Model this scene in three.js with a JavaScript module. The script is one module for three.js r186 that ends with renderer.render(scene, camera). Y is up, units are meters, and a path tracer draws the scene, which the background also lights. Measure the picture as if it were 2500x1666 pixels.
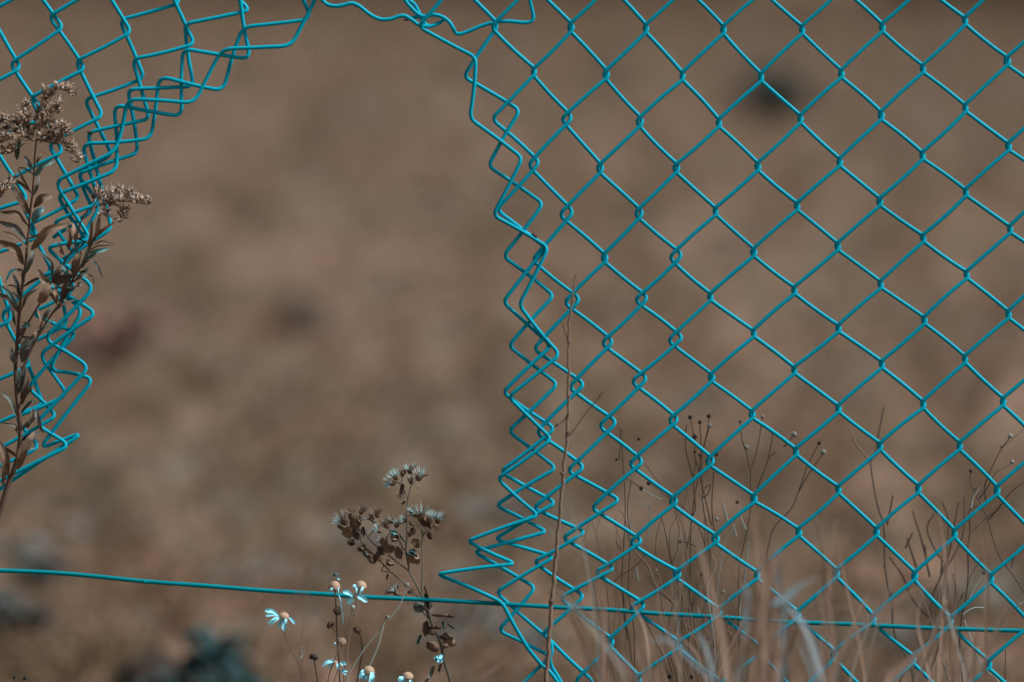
import * as THREE from 'three';
import { mergeGeometries } from 'three/addons/utils/BufferGeometryUtils.js';

// ------------------------------------------------------------------ camera, sky, sun, exposure
const scene = new THREE.Scene();
const W = 2500, H = 1666;                       // the photograph's pixels, used as a ruler on the fence
const EYE = 0.945, DIST = 4, TILT = THREE.MathUtils.degToRad(-4.57);
const camera = new THREE.PerspectiveCamera(8.34, 1024 / 682, 0.05, 2000);
camera.position.set(0, EYE, DIST);
camera.rotation.x = TILT;
camera.focus = 4.0127;
camera.userData.fStop = 2.9;
camera.updateProjectionMatrix();
camera.updateMatrixWorld(true);

const renderer = new THREE.WebGLRenderer();
renderer.toneMapping = THREE.LinearToneMapping;
renderer.toneMappingExposure = 1.12;
renderer.shadowMap.enabled = true;

const sunDir = new THREE.Vector3(0.64, 0.74, 0.2).normalize();
{
  const w = 256, h = 128, data = new Float32Array(w * h * 4), d = new THREE.Vector3();
  for (let j = 0; j < h; j++) for (let i = 0; i < w; i++) {
    const phi = (i + 0.5) / w * 2 * Math.PI, th = (j + 0.5) / h * Math.PI;      // row 0 is straight down
    const y = -Math.cos(th), s = Math.sin(th);
    d.set(Math.cos(phi - Math.PI) * s, y, Math.sin(phi - Math.PI) * s);
    const up = Math.max(0, y), c = Math.max(0, d.dot(sunDir));
    const wob = 1 + 0.06 * Math.sin(phi * 3 + up * 7) + 0.05 * Math.sin(phi * 7 - up * 11);
    const L = (0.07 + 0.2 * up + 1.2 * Math.pow(c, 6)) * (y > -0.02 ? wob : 1);
    const k = 4 * (j * w + i);
    data[k] = L * 0.95; data[k + 1] = L * 1.0; data[k + 2] = L * 1.03; data[k + 3] = 1;
  }
  const t = new THREE.DataTexture(data, w, h, THREE.RGBAFormat, THREE.FloatType);
  t.mapping = THREE.EquirectangularReflectionMapping; t.magFilter = t.minFilter = THREE.LinearFilter; t.needsUpdate = true;
  scene.background = t; scene.environment = t;
}
const sun = new THREE.DirectionalLight(new THREE.Color(1.0, 0.965, 0.92), 4.2);
sun.position.copy(sunDir).multiplyScalar(10).add(new THREE.Vector3(0, 0.6, 0));
sun.target.position.set(0, 0.6, 0);
sun.castShadow = true;
sun.shadow.radius = 20;
sun.shadow.mapSize.set(4096, 4096);
Object.assign(sun.shadow.camera, { left: -2, right: 2, top: 2, bottom: -2, near: 0.1, far: 40 });
scene.add(sun, sun.target);

// ------------------------------------------------------------------ helpers
function rng(seed) { let a = seed >>> 0; return () => { a = (a + 0x6D2B79F5) | 0; let t = Math.imul(a ^ (a >>> 15), 1 | a); t = (t + Math.imul(t ^ (t >>> 7), 61 | t)) ^ t; return ((t ^ (t >>> 14)) >>> 0) / 4294967296; }; }
const V = (x, y, z) => new THREE.Vector3(x, y, z);
const th = Math.tan(THREE.MathUtils.degToRad(4.17)), tw = th * 1024 / 682;
function ray(x, y) { return V((x / W * 2 - 1) * tw, (1 - y / H * 2) * th, -1).applyEuler(camera.rotation); }
function P(x, y, z = 0) { const r = ray(x, y), t = (z - DIST) / r.z; return V(r.x * t, EYE + r.y * t, z); }       // a point in the upright plane z
function G(x, y) { const r = ray(x, y), t = -EYE / r.y; return V(r.x * t, 0, DIST + r.z * t); }                  // a point on the ground
const PX = 2 * tw * DIST / W;                   // metres per pixel at the fence
const counts = {};
function numbered(n) { const c = counts[n] = (counts[n] ?? -1) + 1; return c ? n + '_' + String(c).padStart(3, '0') : n; }
function tag(o, label, category, group, kind) { o.userData = {}; if (label) o.userData.label = label; if (category) o.userData.category = category; if (group) o.userData.group = group; if (kind) o.userData.kind = kind; return o; }
function thing(name, at, label, category, group) { const g = new THREE.Group(); g.name = numbered(name); g.position.copy(at); scene.add(g); return tag(g, label, category, group); }
function part(name, geo, mat, parent, label) {
  const m = new THREE.Mesh(geo, mat); m.name = name; m.castShadow = m.receiveShadow = true;
  if (label) m.userData.label = label;
  geo.translate(-parent.position.x, -parent.position.y, -parent.position.z); parent.add(m);
  return m;
}
// a round wire or stem along points, radius(i, n)
function tube(pts, radius, seg = 7) {
  const n = pts.length, pos = [], nor = [], uv = [], idx = [], t = V(), p = V();
  let side = null, len = 0;
  for (let i = 0; i < n; i++) {
    t.subVectors(pts[Math.min(n - 1, i + 1)], pts[Math.max(0, i - 1)]).normalize();
    if (!side) side = Math.abs(t.z) < 0.9 ? V(0, 0, 1) : V(1, 0, 0);
    side.addScaledVector(t, -side.dot(t)).normalize();
    const b = V().crossVectors(t, side), r = typeof radius === 'number' ? radius : radius(i / (n - 1));
    if (i) len += pts[i].distanceTo(pts[i - 1]);
    for (let k = 0; k <= seg; k++) {
      const a = k / seg * Math.PI * 2, c = Math.cos(a), s = Math.sin(a);
      p.set(0, 0, 0).addScaledVector(side, c).addScaledVector(b, s);
      nor.push(p.x, p.y, p.z); pos.push(pts[i].x + p.x * r, pts[i].y + p.y * r, pts[i].z + p.z * r); uv.push(k / seg, len);
    }
    if (i) for (let k = 0; k < seg; k++) { const q = i * (seg + 1) + k, o = q - seg - 1; idx.push(o, o + 1, q, q, o + 1, q + 1); }
  }
  for (const e of [0, n - 1]) {
    t.subVectors(pts[e], pts[e ? n - 2 : 1]).normalize();
    const c = pos.length / 3; pos.push(pts[e].x + t.x * 0.0004, pts[e].y + t.y * 0.0004, pts[e].z + t.z * 0.0004); nor.push(t.x, t.y, t.z); uv.push(0, 0);
    for (let k = 0; k < seg; k++) { const q = e * (seg + 1) + k; e ? idx.push(q, q + 1, c) : idx.push(q + 1, q, c); }
  }
  const g = new THREE.BufferGeometry();
  g.setAttribute('position', new THREE.Float32BufferAttribute(pos, 3)); g.setAttribute('normal', new THREE.Float32BufferAttribute(nor, 3)); g.setAttribute('uv', new THREE.Float32BufferAttribute(uv, 2)); g.setIndex(idx);
  return g;
}
function smooth(pts, n) { return new THREE.CatmullRomCurve3(pts, false, 'centripetal').getPoints(n); }
function colored(g, c) { const n = g.attributes.position.count, a = new Float32Array(n * 3); for (let i = 0; i < n; i++) { a[3 * i] = c[0]; a[3 * i + 1] = c[1]; a[3 * i + 2] = c[2]; } g.setAttribute('color', new THREE.BufferAttribute(a, 3)); return g; }
// a leaf blade: midrib points, width in metres, folded along the midrib, optionally rolled edges
function leafGeo(mid, width, { n = 9, fold = 0.35, twist = 0, face = V(0, 0, 1), belly = 0.42, blunt = 0.0, ruffle = 0, rand = Math.random } = {}) {
  const pts = smooth(mid, n), pos = [], uv = [], idx = [], t = V();
  for (let i = 0; i <= n; i++) {
    const s = i / n;
    t.subVectors(pts[Math.min(n, i + 1)], pts[Math.max(0, i - 1)]).normalize();
    const side = V().crossVectors(t, face).normalize(), up = V().crossVectors(side, t).normalize();
    side.applyAxisAngle(t, twist * s); up.applyAxisAngle(t, twist * s);
    const prof = Math.pow(Math.sin(Math.PI * Math.pow(s, Math.log(0.5) / Math.log(belly))), 0.8) * (1 - blunt) + blunt * Math.min(1, 6 * s) * Math.min(1, 5 * (1 - s) + 0.15);
    const w = Math.max(0.0004, width * 0.5 * (prof + 0.04));
    for (const k of [-1, -0.5, 0, 0.5, 1]) {
      const q = pts[i].clone().addScaledVector(side, k * w * Math.cos(fold * Math.abs(k))).addScaledVector(up, Math.abs(k) * w * Math.sin(fold) + (Math.abs(k) > 0.6 ? (rand() - 0.5) * ruffle * w : 0));
      pos.push(q.x, q.y, q.z); uv.push(0.5 + 0.5 * k, s);
    }
    if (i) for (let k = 0; k < 4; k++) { const a = (i - 1) * 5 + k, b = i * 5 + k; idx.push(a, b, a + 1, b, b + 1, a + 1); }
  }
  const g = new THREE.BufferGeometry();
  g.setAttribute('position', new THREE.Float32BufferAttribute(pos, 3)); g.setAttribute('uv', new THREE.Float32BufferAttribute(uv, 2)); g.setIndex(idx); g.computeVertexNormals();
  return g;
}
// tileable value noise on a lattice of period n
function lattice(n, seed) {
  const r = rng(seed), v = new Float32Array(n * n); for (let i = 0; i < v.length; i++) v[i] = r();
  const f = (t) => t * t * (3 - 2 * t);
  return (x, y) => { x *= n; y *= n; const xi = Math.floor(x), yi = Math.floor(y), fx = f(x - xi), fy = f(y - yi), a = ((xi % n) + n) % n, b = ((yi % n) + n) % n, c = (a + 1) % n, e = (b + 1) % n;
    return (v[b * n + a] * (1 - fx) + v[b * n + c] * fx) * (1 - fy) + (v[e * n + a] * (1 - fx) + v[e * n + c] * fx) * fy; };
}
function texture(w, h, fn) {
  const d = new Uint8Array(w * h * 4);
  for (let j = 0; j < h; j++) for (let i = 0; i < w; i++) { const c = fn(i / w, j / h), k = 4 * (j * w + i); for (let q = 0; q < 3; q++) d[k + q] = Math.max(0, Math.min(255, Math.round(255 * Math.pow(Math.max(0, c[q]), 1 / 2.2)))); d[k + 3] = 255; }
  const t = new THREE.DataTexture(d, w, h, THREE.RGBAFormat); t.colorSpace = THREE.SRGBColorSpace; t.wrapS = t.wrapT = THREE.RepeatWrapping; t.magFilter = THREE.LinearFilter; t.minFilter = THREE.LinearMipmapLinearFilter; t.generateMipmaps = true; t.needsUpdate = true;
  return t;
}
const mix = (a, b, t) => a + (b - a) * t, clamp = (x, a = 0, b = 1) => Math.max(a, Math.min(b, x)), step = (a, b, x) => { const t = clamp((x - a) / (b - a)); return t * t * (3 - 2 * t); };
const mix3 = (a, b, t) => [mix(a[0], b[0], t), mix(a[1], b[1], t), mix(a[2], b[2], t)];

// ------------------------------------------------------------------ materials
const std = (c, rough = 0.85, extra = {}) => new THREE.MeshStandardMaterial({ color: new THREE.Color().setRGB(...c), roughness: rough, side: THREE.DoubleSide, ...extra });
const leafTex = (seed) => {
  const a = lattice(5, seed), b = lattice(13, seed + 1), c = lattice(40, seed + 2);
  return texture(64, 128, (u, v) => {
    const vein = Math.abs(u - 0.5) < 0.03 ? 1.3 : 1, sv = 1 + 0.12 * Math.sin((v * 26 - Math.abs(u - 0.5) * 14));
    const k = (0.55 + 0.3 * a(u, v) + 0.35 * b(u, v) + 0.3 * c(u, v) - (b(u + 0.3, v) > 0.78 ? 0.35 : 0)) * vein * sv * 0.8;
    return [k, k, k];
  });
};
const leafMap = leafTex(11), leafMapTwo = leafTex(41);
const scuff = (() => { const a = lattice(6, 71), b = lattice(40, 72), c = lattice(90, 73); return texture(64, 512, (u, v) => { const k = 0.72 + 0.3 * a(u, v) + 0.2 * c(u, v), s = step(0.8, 0.93, b(u, v)) * 0.4; return [k * 0.9 + s * 0.3, k * (1 - s * 0.5), k * (1 - s * 0.55)]; }); })();
scuff.repeat.set(1, 3.1);
const M = {
  wire: new THREE.MeshPhysicalMaterial({ color: new THREE.Color().setRGB(0.0005, 0.345, 0.49), roughness: 0.42, map: scuff, specularIntensity: 0.13 }),
  rope: new THREE.MeshPhysicalMaterial({ color: new THREE.Color().setRGB(0.0005, 0.22, 0.28), roughness: 0.42, map: scuff, specularIntensity: 0.13 }),
  black: std([0.012, 0.012, 0.012], 0.8),
  brownLeaf: std([0.2, 0.132, 0.09], 0.8, { map: leafMap }),
  tanLeaf: std([0.3, 0.205, 0.145], 0.8, { map: leafMapTwo }),
  darkLeaf: std([0.105, 0.07, 0.05], 0.8, { map: leafMap }),
  greyLeaf: std([0.15, 0.17, 0.155], 0.7, { map: leafMapTwo }),
  tealLeaf: std([0.10, 0.27, 0.28], 0.6, { map: leafMapTwo }),
  darkTealLeaf: std([0.045, 0.085, 0.085], 0.7, { map: leafMap }),
  cyanLeaf: std([0.05, 0.52, 0.6], 0.5, { map: leafMapTwo }),
  stemBrown: std([0.085, 0.05, 0.036], 0.75),
  stemGrey: std([0.13, 0.125, 0.105], 0.85),
  stemTan: std([0.2, 0.14, 0.105], 0.85),
  stemDark: std([0.072, 0.05, 0.037], 0.85),
  stemPale: std([0.3, 0.37, 0.355], 0.8),
  petal: std([0.3, 0.78, 0.95], 0.6),
  disc: std([0.4, 0.28, 0.205], 0.95),
  floret: new THREE.MeshStandardMaterial({ vertexColors: true, roughness: 0.9, side: THREE.DoubleSide }),
};

// ------------------------------------------------------------------ the field behind the fence
{
  const n1 = lattice(17, 3), n2 = lattice(37, 4), n3 = lattice(71, 5), n4 = lattice(190, 6), n5 = lattice(97, 8), n6 = lattice(27, 9), n7 = lattice(9, 10);
  const soil = [0.185, 0.124, 0.09], pink = [0.29, 0.168, 0.128], olive = [0.145, 0.105, 0.062], grey = [0.165, 0.178, 0.172], dark = [0.075, 0.05, 0.036];
  const map = texture(2048, 2048, (u, v) => {
    const a = n1(u, v), b = n2(u, v), c = n3(u, v), d = n4(u, v), e = n5(u, v), f = n6(u, v), h = n7(u, v);
    let k = mix3(soil, olive, step(0.35, 0.72, 0.35 * b + 0.35 * f + 0.3 * h));
    k = mix3(k, pink, step(0.42, 0.72, 0.35 * a + 0.35 * n2(v, u) + 0.3 * c) * 0.85);
    k = mix3(k, grey, step(0.66, 0.84, 0.55 * n3(u + 0.21, v + 0.4) + 0.45 * n2(v + 0.37, u)) * 0.85);
    k = mix3(k, dark, step(0.6, 0.82, 0.5 * n3(v, u + 0.2) + 0.5 * n6(v, u)) * 0.85);
    const g = 0.52 + 0.23 * e + 0.27 * d;
    return [k[0] * g, k[1] * g * 0.98, k[2] * g * 0.86];
  });
  const g = new THREE.PlaneGeometry(1400, 1400, 1, 1); g.rotateX(-Math.PI / 2);
  const uv = g.attributes.uv; for (let i = 0; i < uv.count; i++) uv.setXY(i, uv.getX(i) * 1400 / 9, uv.getY(i) * 1400 / 9);
  const m = new THREE.Mesh(g, new THREE.MeshStandardMaterial({ map, roughness: 1 })); m.name = 'ground'; m.receiveShadow = true; m.position.z = -100;
  scene.add(m); tag(m, 'brown field of bare soil and withered grass behind the fence', 'ground', null, 'structure');
}
{ // withered grass and leaf litter over the field, as far as the clumps could still be told from the soil
  const r = rng(77), blades = [];
  for (let i = 0; i < 9; i++) {
    const a = r() * 6.283, l = 0.05 + 0.07 * r(), lean = 0.3 + 0.9 * r(), w = 0.006;
    const d = V(Math.cos(a), 0, Math.sin(a));
    blades.push(leafGeo([V(0, 0, 0).addScaledVector(d, 0.01), V(0, l * 0.6, 0).addScaledVector(d, l * lean * 0.4), V(0, l * (0.9 - lean * 0.3), 0).addScaledVector(d, l * lean)], w, { n: 3, face: V(-d.z, 0.2, d.x), rand: r }));
  }
  const geo = mergeGeometries(blades), N = 13000, patch = lattice(64, 78), patchTwo = lattice(64, 79);
  const im = new THREE.InstancedMesh(geo, std([1, 1, 1], 0.95), N); im.name = 'dry_grass';
  const o = new THREE.Object3D(), c = new THREE.Color();
  const tones = [[0.2, 0.135, 0.1], [0.27, 0.165, 0.125], [0.16, 0.118, 0.075], [0.3, 0.2, 0.155], [0.11, 0.076, 0.052], [0.2, 0.22, 0.215]];
  for (let i = 0; i < N; i++) {
    const z = -1.0 - 230 * Math.pow(r(), 2.5), half = (DIST - z) * 0.135 + 0.35, far = 1 - z / 26;
    o.position.set((r() * 2 - 1) * half, -0.004, z); o.rotation.set(0, r() * 6.283, 0); o.scale.setScalar((0.35 + 0.7 * r()) * Math.min(5, far)); o.updateMatrix(); im.setMatrixAt(i, o.matrix);
    const x = o.position.x, q = 0.5 * patch(x / 22 + 0.5, z / 40) + 0.5 * patchTwo(x / 9 + 0.5, z / 16), p = patchTwo(x / 14 + 0.3, z / 24 + 0.2);
    const t = tones[q > 0.62 ? (r() < 0.7 ? 1 : 3) : q < 0.4 ? (r() < 0.7 ? 2 : 4) : p > 0.74 && r() < 0.6 ? 5 : Math.floor(r() * 5)], k = 0.65 + 0.36 * r(); c.setRGB(mix(t[0], 0.2, 0.3) * k, mix(t[1], 0.134, 0.3) * k * 0.985, mix(t[2], 0.1, 0.3) * k * 0.83); im.setColorAt(i, c);
  }
  im.castShadow = im.receiveShadow = true; scene.add(im); tag(im, 'withered short grass scattered across the brown field', 'grass', null, 'stuff');
}
// leafy clumps that show as soft dark or bluish spots in the field
function clump(name, label, category, x, y, { h = 0.2, spread = 0.15, leaves = 60, w = 0.03, mat, seed = 1, mats, group, flat = false }) {
  const r = rng(seed), at = G(x, y), g = thing(name, at, label, category, group);
  const lists = new Map();
  for (let i = 0; i < leaves; i++) {
    const a = r() * 6.283, d = V(Math.cos(a), 0, Math.sin(a)), base = V(0, flat ? 0.005 : h * 0.75 * r(), 0).addScaledVector(d, spread * 0.35 * Math.sqrt(r())), l = spread * (0.45 + 0.5 * r()), rise = (flat ? 0.15 : 0.55) * h * (0.3 + r());
    const geo = leafGeo([base, base.clone().addScaledVector(d, l * 0.5).add(V(0, rise, 0)), base.clone().addScaledVector(d, l).add(V(0, rise * 0.8, 0))], w * (0.7 + 0.6 * r()), { n: 5, face: V(-d.x * 0.4, 1, -d.z * 0.4).normalize(), rand: r });
    const mm = mats ? mats[Math.floor(r() * mats.length)] : mat; if (!lists.has(mm)) lists.set(mm, []); lists.get(mm).push(geo);
  }
  for (const [mm, l] of lists) { const m = new THREE.Mesh(mergeGeometries(l), mm); m.name = 'foliage'; m.castShadow = m.receiveShadow = true; g.add(m); }
  const st = []; for (let i = 0; i < 5; i++) { const a = i * 1.26; st.push(tube([V(0, -0.01, 0), V(Math.cos(a) * spread * 0.15, h * 0.4, Math.sin(a) * spread * 0.15), V(Math.cos(a) * spread * 0.3, h * 0.8, Math.sin(a) * spread * 0.3)], 0.003, 5)); }
  const s = new THREE.Mesh(mergeGeometries(st), M.stemDark); s.name = 'stem'; g.add(s);
  return g;
}
function clod(label, x, y, rx, ry, rz, mat, seed) {
  const r = rng(seed), g = new THREE.IcosahedronGeometry(1, 4), p = g.attributes.position, l = lattice(9, seed);
  for (let i = 0; i < p.count; i++) { const q = V().fromBufferAttribute(p, i), k = 0.75 + 0.5 * l(q.x * 0.23 + 0.5 + q.z * 0.11, q.y * 0.23 + 0.5) ; p.setXYZ(i, q.x * rx * k, q.y * ry * k, q.z * rz * k); }
  g.computeVertexNormals();
  const m = new THREE.Mesh(g, mat); m.name = numbered('soil_and_shade_clod'); m.position.copy(G(x, y)); m.castShadow = m.receiveShadow = true; scene.add(m);
  return tag(m, label, 'soil clod');
}
{
  const dkBlue = std([0.02, 0.034, 0.034], 0.8), dkGrey = std([0.06, 0.062, 0.055], 0.8), dkTeal = std([0.012, 0.05, 0.055], 0.8), soilAndShade = std([0.028, 0.019, 0.013], 1), soilRed = std([0.1, 0.05, 0.042], 1), slate = std([0.2, 0.23, 0.235], 0.8), slateDark = std([0.085, 0.1, 0.095], 0.8), brick = std([0.2, 0.11, 0.09], 0.9);
  clump('weed_clump', 'dark blurred tuft far back in the field behind the upper right mesh', 'weeds', 1885, 305, { h: 0.24, spread: 0.26, leaves: 190, w: 0.055, mats: [dkBlue, dkTeal], seed: 5 });
  clod('dark soil clod in the middle of the field seen through the hole', 715, 815, 0.09, 0.11, 0.15, soilAndShade, 21);
  clump('weed_clump', 'reddish withered weeds beside the left edge of the hole', 'weeds', 285, 895, { h: 0.1, spread: 0.17, leaves: 60, w: 0.035, mats: [brick], seed: 6 });
  clump('leafy_weed', 'dark teal leafy weed low in the field under the tension wire', 'weeds', 480, 1775, { h: 0.06, spread: 0.09, leaves: 130, w: 0.034, mats: [dkTeal, dkBlue, dkBlue], seed: 7 });
  clump('leafy_weed', 'tall dark teal shoot at the right of the low leafy weed', 'weeds', 525, 1770, { h: 0.09, spread: 0.05, leaves: 60, w: 0.026, mats: [dkTeal], seed: 8 });
  clod('black lump painted as the shade gap under the leaves left of the low teal weed', 350, 1775, 0.065, 0.1, 0.05, soilAndShade, 22);  // near-black lump stands in for the shade under the leaves
  clump('leafy_weed', 'grey green weed at the left edge under the tension wire', 'weeds', 8, 1565, { h: 0.05, spread: 0.08, leaves: 60, w: 0.03, mats: [slateDark, slateDark, dkBlue], seed: 9 });
  clump('leafy_weed', 'pale grey rosette above the left end of the tension wire', 'weeds', 45, 1345, { h: 0.03, spread: 0.06, leaves: 70, w: 0.025, mats: [slate], seed: 10, flat: true });
  clump('leafy_weed', 'small dark teal weed above the tension wire right of the pale rosette', 'weeds', 95, 1435, { h: 0.04, spread: 0.05, leaves: 40, w: 0.026, mats: [slateDark, dkTeal], seed: 12 });
  const spots = [[195, 1250, 'below the goldenrod at the left'], [260, 1300, 'just above the left half of the tension wire'], [620, 1420, 'above the leftmost chamomile'], [1175, 1420, 'inside the long bent loop of the torn mesh'], [1125, 1515, 'right of the dried weed under the tension wire'], [1180, 1570, 'below the torn mesh corner'], [1720, 1000, 'behind the heads of the dense wildflower cluster'], [1490, 790, 'behind the second mesh column right of the hole'], [1250, 1250, 'behind the folded edge of the torn mesh'], [2330, 1500, 'behind the lower right mesh above the tension wire'], [2110, 1560, 'behind the lower right mesh under the tension wire'], [860, 1330, 'behind the left side of the dried weed'], [760, 1390, 'behind the chamomile domes']];
  spots.forEach(([x, y, where], i) => clump('weed_rosette', 'pale bluish leafy patch on the field, ' + where, 'weeds', x, y, { h: 0.025, spread: 0.07 + 0.02 * (i % 3), leaves: 70, w: 0.03, mats: i % 2 ? [slate, slateDark] : [slate], seed: 30 + i, group: 'bluish rosettes on the field', flat: true }));
}
// hedges that close the field far behind
function hedge(label, x0, x1, z, h, seed) {
  const r = rng(seed), g = thing('hedge', V((x0 + x1) / 2, 0, z), label, 'hedge'), quad = new THREE.BufferGeometry();
  quad.setAttribute('position', new THREE.Float32BufferAttribute([-0.5, 0, 0, 0, -0.22, 0.04, 0.5, 0, 0, 0, 0.22, 0.04], 3)); quad.setIndex([0, 1, 2, 0, 2, 3]); quad.computeVertexNormals();
  const N = 5200, im = new THREE.InstancedMesh(quad, std([1, 1, 1], 0.85), N), o = new THREE.Object3D(), c = new THREE.Color(); im.name = 'foliage'; im.userData.kind = 'stuff';
  for (let i = 0; i < N; i++) {
    const u = r(), x = (u - 0.5) * (x1 - x0), top = h * (0.75 + 0.25 * Math.sin(u * 31) * Math.sin(u * 17 + 1));
    o.position.set(x, 0.05 + top * r(), (r() - 0.5) * 2.2); o.rotation.set(r() * 6, r() * 6, r() * 6); o.scale.setScalar(0.35 + 0.4 * r()); o.updateMatrix(); im.setMatrixAt(i, o.matrix);
    const k = 0.5 + 0.8 * r(); c.setRGB(0.03 * k, 0.032 * k, 0.026 * k); im.setColorAt(i, c);
  }
  g.add(im);
  for (let i = 0; i < 14; i++) { const x = ((i + 0.5) / 14 - 0.5) * (x1 - x0), m = new THREE.Mesh(tube([V(x, 0, 0), V(x + 0.1, h * 0.4, 0.1), V(x + 0.3 * (r() - 0.5), h * 0.8, 0)], 0.06, 6), M.stemDark); m.name = 'trunk'; g.add(m); }
}
hedge('dark hedge across the far right end of the field', 8.5, 36, -110, 3.4, 51);
hedge('lower dark hedge across the far left end of the field', -34, 8, -150, 3.2, 52);

// ------------------------------------------------------------------ the chain link fence
const fence = thing('chain_link_fence', P(1250, 1666, 0).setY(0), 'teal coated chain link fence with a torn hole and bent mesh around it', 'fence');
const WR = 4.9 * PX, WD = 5.6 * PX, wr = rng(2024);
// bends: [x, y] of each bend of a zigzag wire; the run from a right bend to a left bend passes in front
function bends(list, first, { z = 0, fillet = 17, bow = 2.2 } = {}) {
  const n = list.length, c = [], ts = [];
  for (let i = 0; i < n; i++) {
    const p = new THREE.Vector2(list[i][0], list[i][1]);
    if (i === 0 || i === n - 1) { c.push(p); ts.push(0); continue; }
    const a = new THREE.Vector2(...list[i - 1]).sub(p), b = new THREE.Vector2(...list[i + 1]).sub(p), over = list[i][2] > 1 ? list[i][2] : 0, t = Math.min(over || fillet, (over ? 0.47 : 0.35) * a.length(), (over ? 0.47 : 0.35) * b.length());
    a.normalize(); b.normalize(); const bis = a.clone().add(b), l = bis.length() || 1; bis.divideScalar(l);
    const ch = a.dot(bis); c.push(p.addScaledVector(bis, -0.5 * t * ch)); ts.push(t);
  }
  const out = []; let front = first === 'R';
  const zf = (s) => (0.15 + 0.85 * Math.pow(Math.sin(Math.PI * clamp(s)), 0.45)) * (s <= 0 || s >= 1 ? 0 : 1);
  for (let i = 0; i < n - 1; i++) {
    const A = c[i], B = c[i + 1], d = B.clone().sub(A), L = d.length(), s0 = ts[i] / L, s1 = 1 - ts[i + 1] / L, sg = front ? 1 : -1, bw = (wr() - 0.5) * 2 * bow, nx = -d.y / L, ny = d.x / L;
    const zAt = (s) => z + sg * WD * zf(s);
    const N = Math.max(5, Math.round(L / 16));
    for (let k = 0; k <= N; k++) { const s = mix(s0, s1, k / N), e = Math.sin(Math.PI * k / N) * bw; out.push(P(A.x + d.x * s + nx * e, A.y + d.y * s + ny * e, zAt(s))); }
    if (i < n - 2) {
      const D = c[i + 2].clone().sub(B), LD = D.length(), t = ts[i + 1], p0 = A.clone().addScaledVector(d, s1), p2 = B.clone().addScaledVector(D, t / LD), z0 = zAt(s1), z2 = z - sg * WD * zf(t / LD);
      for (const u of [0.2, 0.4, 0.6, 0.8]) { const q = 1 - u; out.push(P(q * q * p0.x + 2 * q * u * B.x + u * u * p2.x, q * q * p0.y + 2 * q * u * B.y + u * u * p2.y, mix(z0, z2, u * u * (3 - 2 * u)))); }
    }
    front = !front;
  }
  return out;
}
function wire(list, first, opt = {}) { return part('wire', tube(bends(list, first, opt), WR, 8), M.wire, fence, opt.label); }

// nodes where two neighbouring wires hook: columns of [x, y, half gap], even columns start near the top edge
const C = [];
C[4] = [[1394, 66, 5], [1384, 289, 9.5], [1383, 521, 13], [1397, 735, 15], [1408, 942, 14], [1406, 1145, 15.5], [1401, 1307, 22], [1397, 1453, 24], [1425, 1660, 17]];
C[5] = [[1480, 182, 5.3], [1465, 411, 5.7], [1476, 630, 5.3], [1483, 836, 10], [1484, 1036, 17], [1478, 1231, 29], [1476, 1394, 18.6], [1490, 1568, 6], [1520, 1745, 6]];
C[6] = [[1577, 69, 4], [1562, 297, 6], [1560, 521, 7], [1566, 730, 11.6], [1561, 928, 15], [1553, 1130, 13], [1553, 1323, 10.6], [1557, 1481, 14], [1557, 1660, 6]];
C[7] = [[1666, 186, 3.5], [1651, 410, 5.6], [1650, 626, 12], [1649, 828, 14], [1644, 1026, 8.4], [1644, 1224, 7], [1653, 1403, 7], [1657, 1575, 5], [1660, 1750, 5]];
C[8] = [[1766, 72, 4.2], [1755, 300, 3.7], [1747, 516, 3.5], [1734, 725, 4], [1737, 922, 5.3], [1734, 1127, 7.4], [1747, 1317, 6.7], [1755, 1495, 5], [1762, 1675, 5]];
C[9] = [[1858, 189, 3.7], [1850, 407, 4.5], [1840, 616, 5], [1840, 814, 3.5], [1836, 1012, 5], [1841, 1218, 4.5], [1849, 1405, 4.5], [1858, 1588, 4.5]];
C[10] = [[1958, 72, 3.7], [1954, 290, 4], [1946, 504, 4], [1939, 709, 4], [1939, 904, 3.7], [1943, 1103, 3.7], [1950, 1299, 4.5], [1947, 1502, 5]];
C[11] = [[2054, 180, 4.2], [2050, 396, 4.2], [2045, 602, 4.2], [2047, 802, 4], [2047, 998, 3.8], [2047, 1196, 3.8], [2043, 1400, 4.5], [2037, 1598, 5.5]];
C[12] = [[2154, 67, 4.2], [2151, 282, 5], [2148, 493, 4.8], [2150, 695, 3.8], [2153, 890, 3.8], [2149, 1090, 3.8], [2140, 1299, 4], [2131, 1512, 5]];
C[13] = [[2253, 168, 3.8], [2252, 380, 3.8], [2254, 582, 3.8], [2257, 782, 3.8], [2254, 988, 3.8], [2242, 1194, 4], [2233, 1407, 5], [2229, 1610, 4.5]];
C[14] = [[2356, 51, 3.7], [2357, 264, 3.7], [2358, 470, 3.5], [2360, 671, 3.8], [2356, 877, 3.7], [2343, 1089, 4], [2330, 1303, 3.7], [2320, 1518, 4.5]];
C[15] = [[2459, 149, 5.5], [2462, 358, 4.5], [2466, 560, 3.8], [2462, 768, 4], [2449, 981, 4], [2434, 1198, 4.5], [2419, 1413, 4.8], [2414, 1623, 4.5]];
for (let j = 16; j <= 20; j++) C[j] = C[j - 2].map(([x, y, h], i) => [2 * x - C[j - 4][i][0], 2 * y - C[j - 4][i][1], 4]);
const FLOOR = 2740;                              // where the mesh meets the ground, in the same ruler
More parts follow.
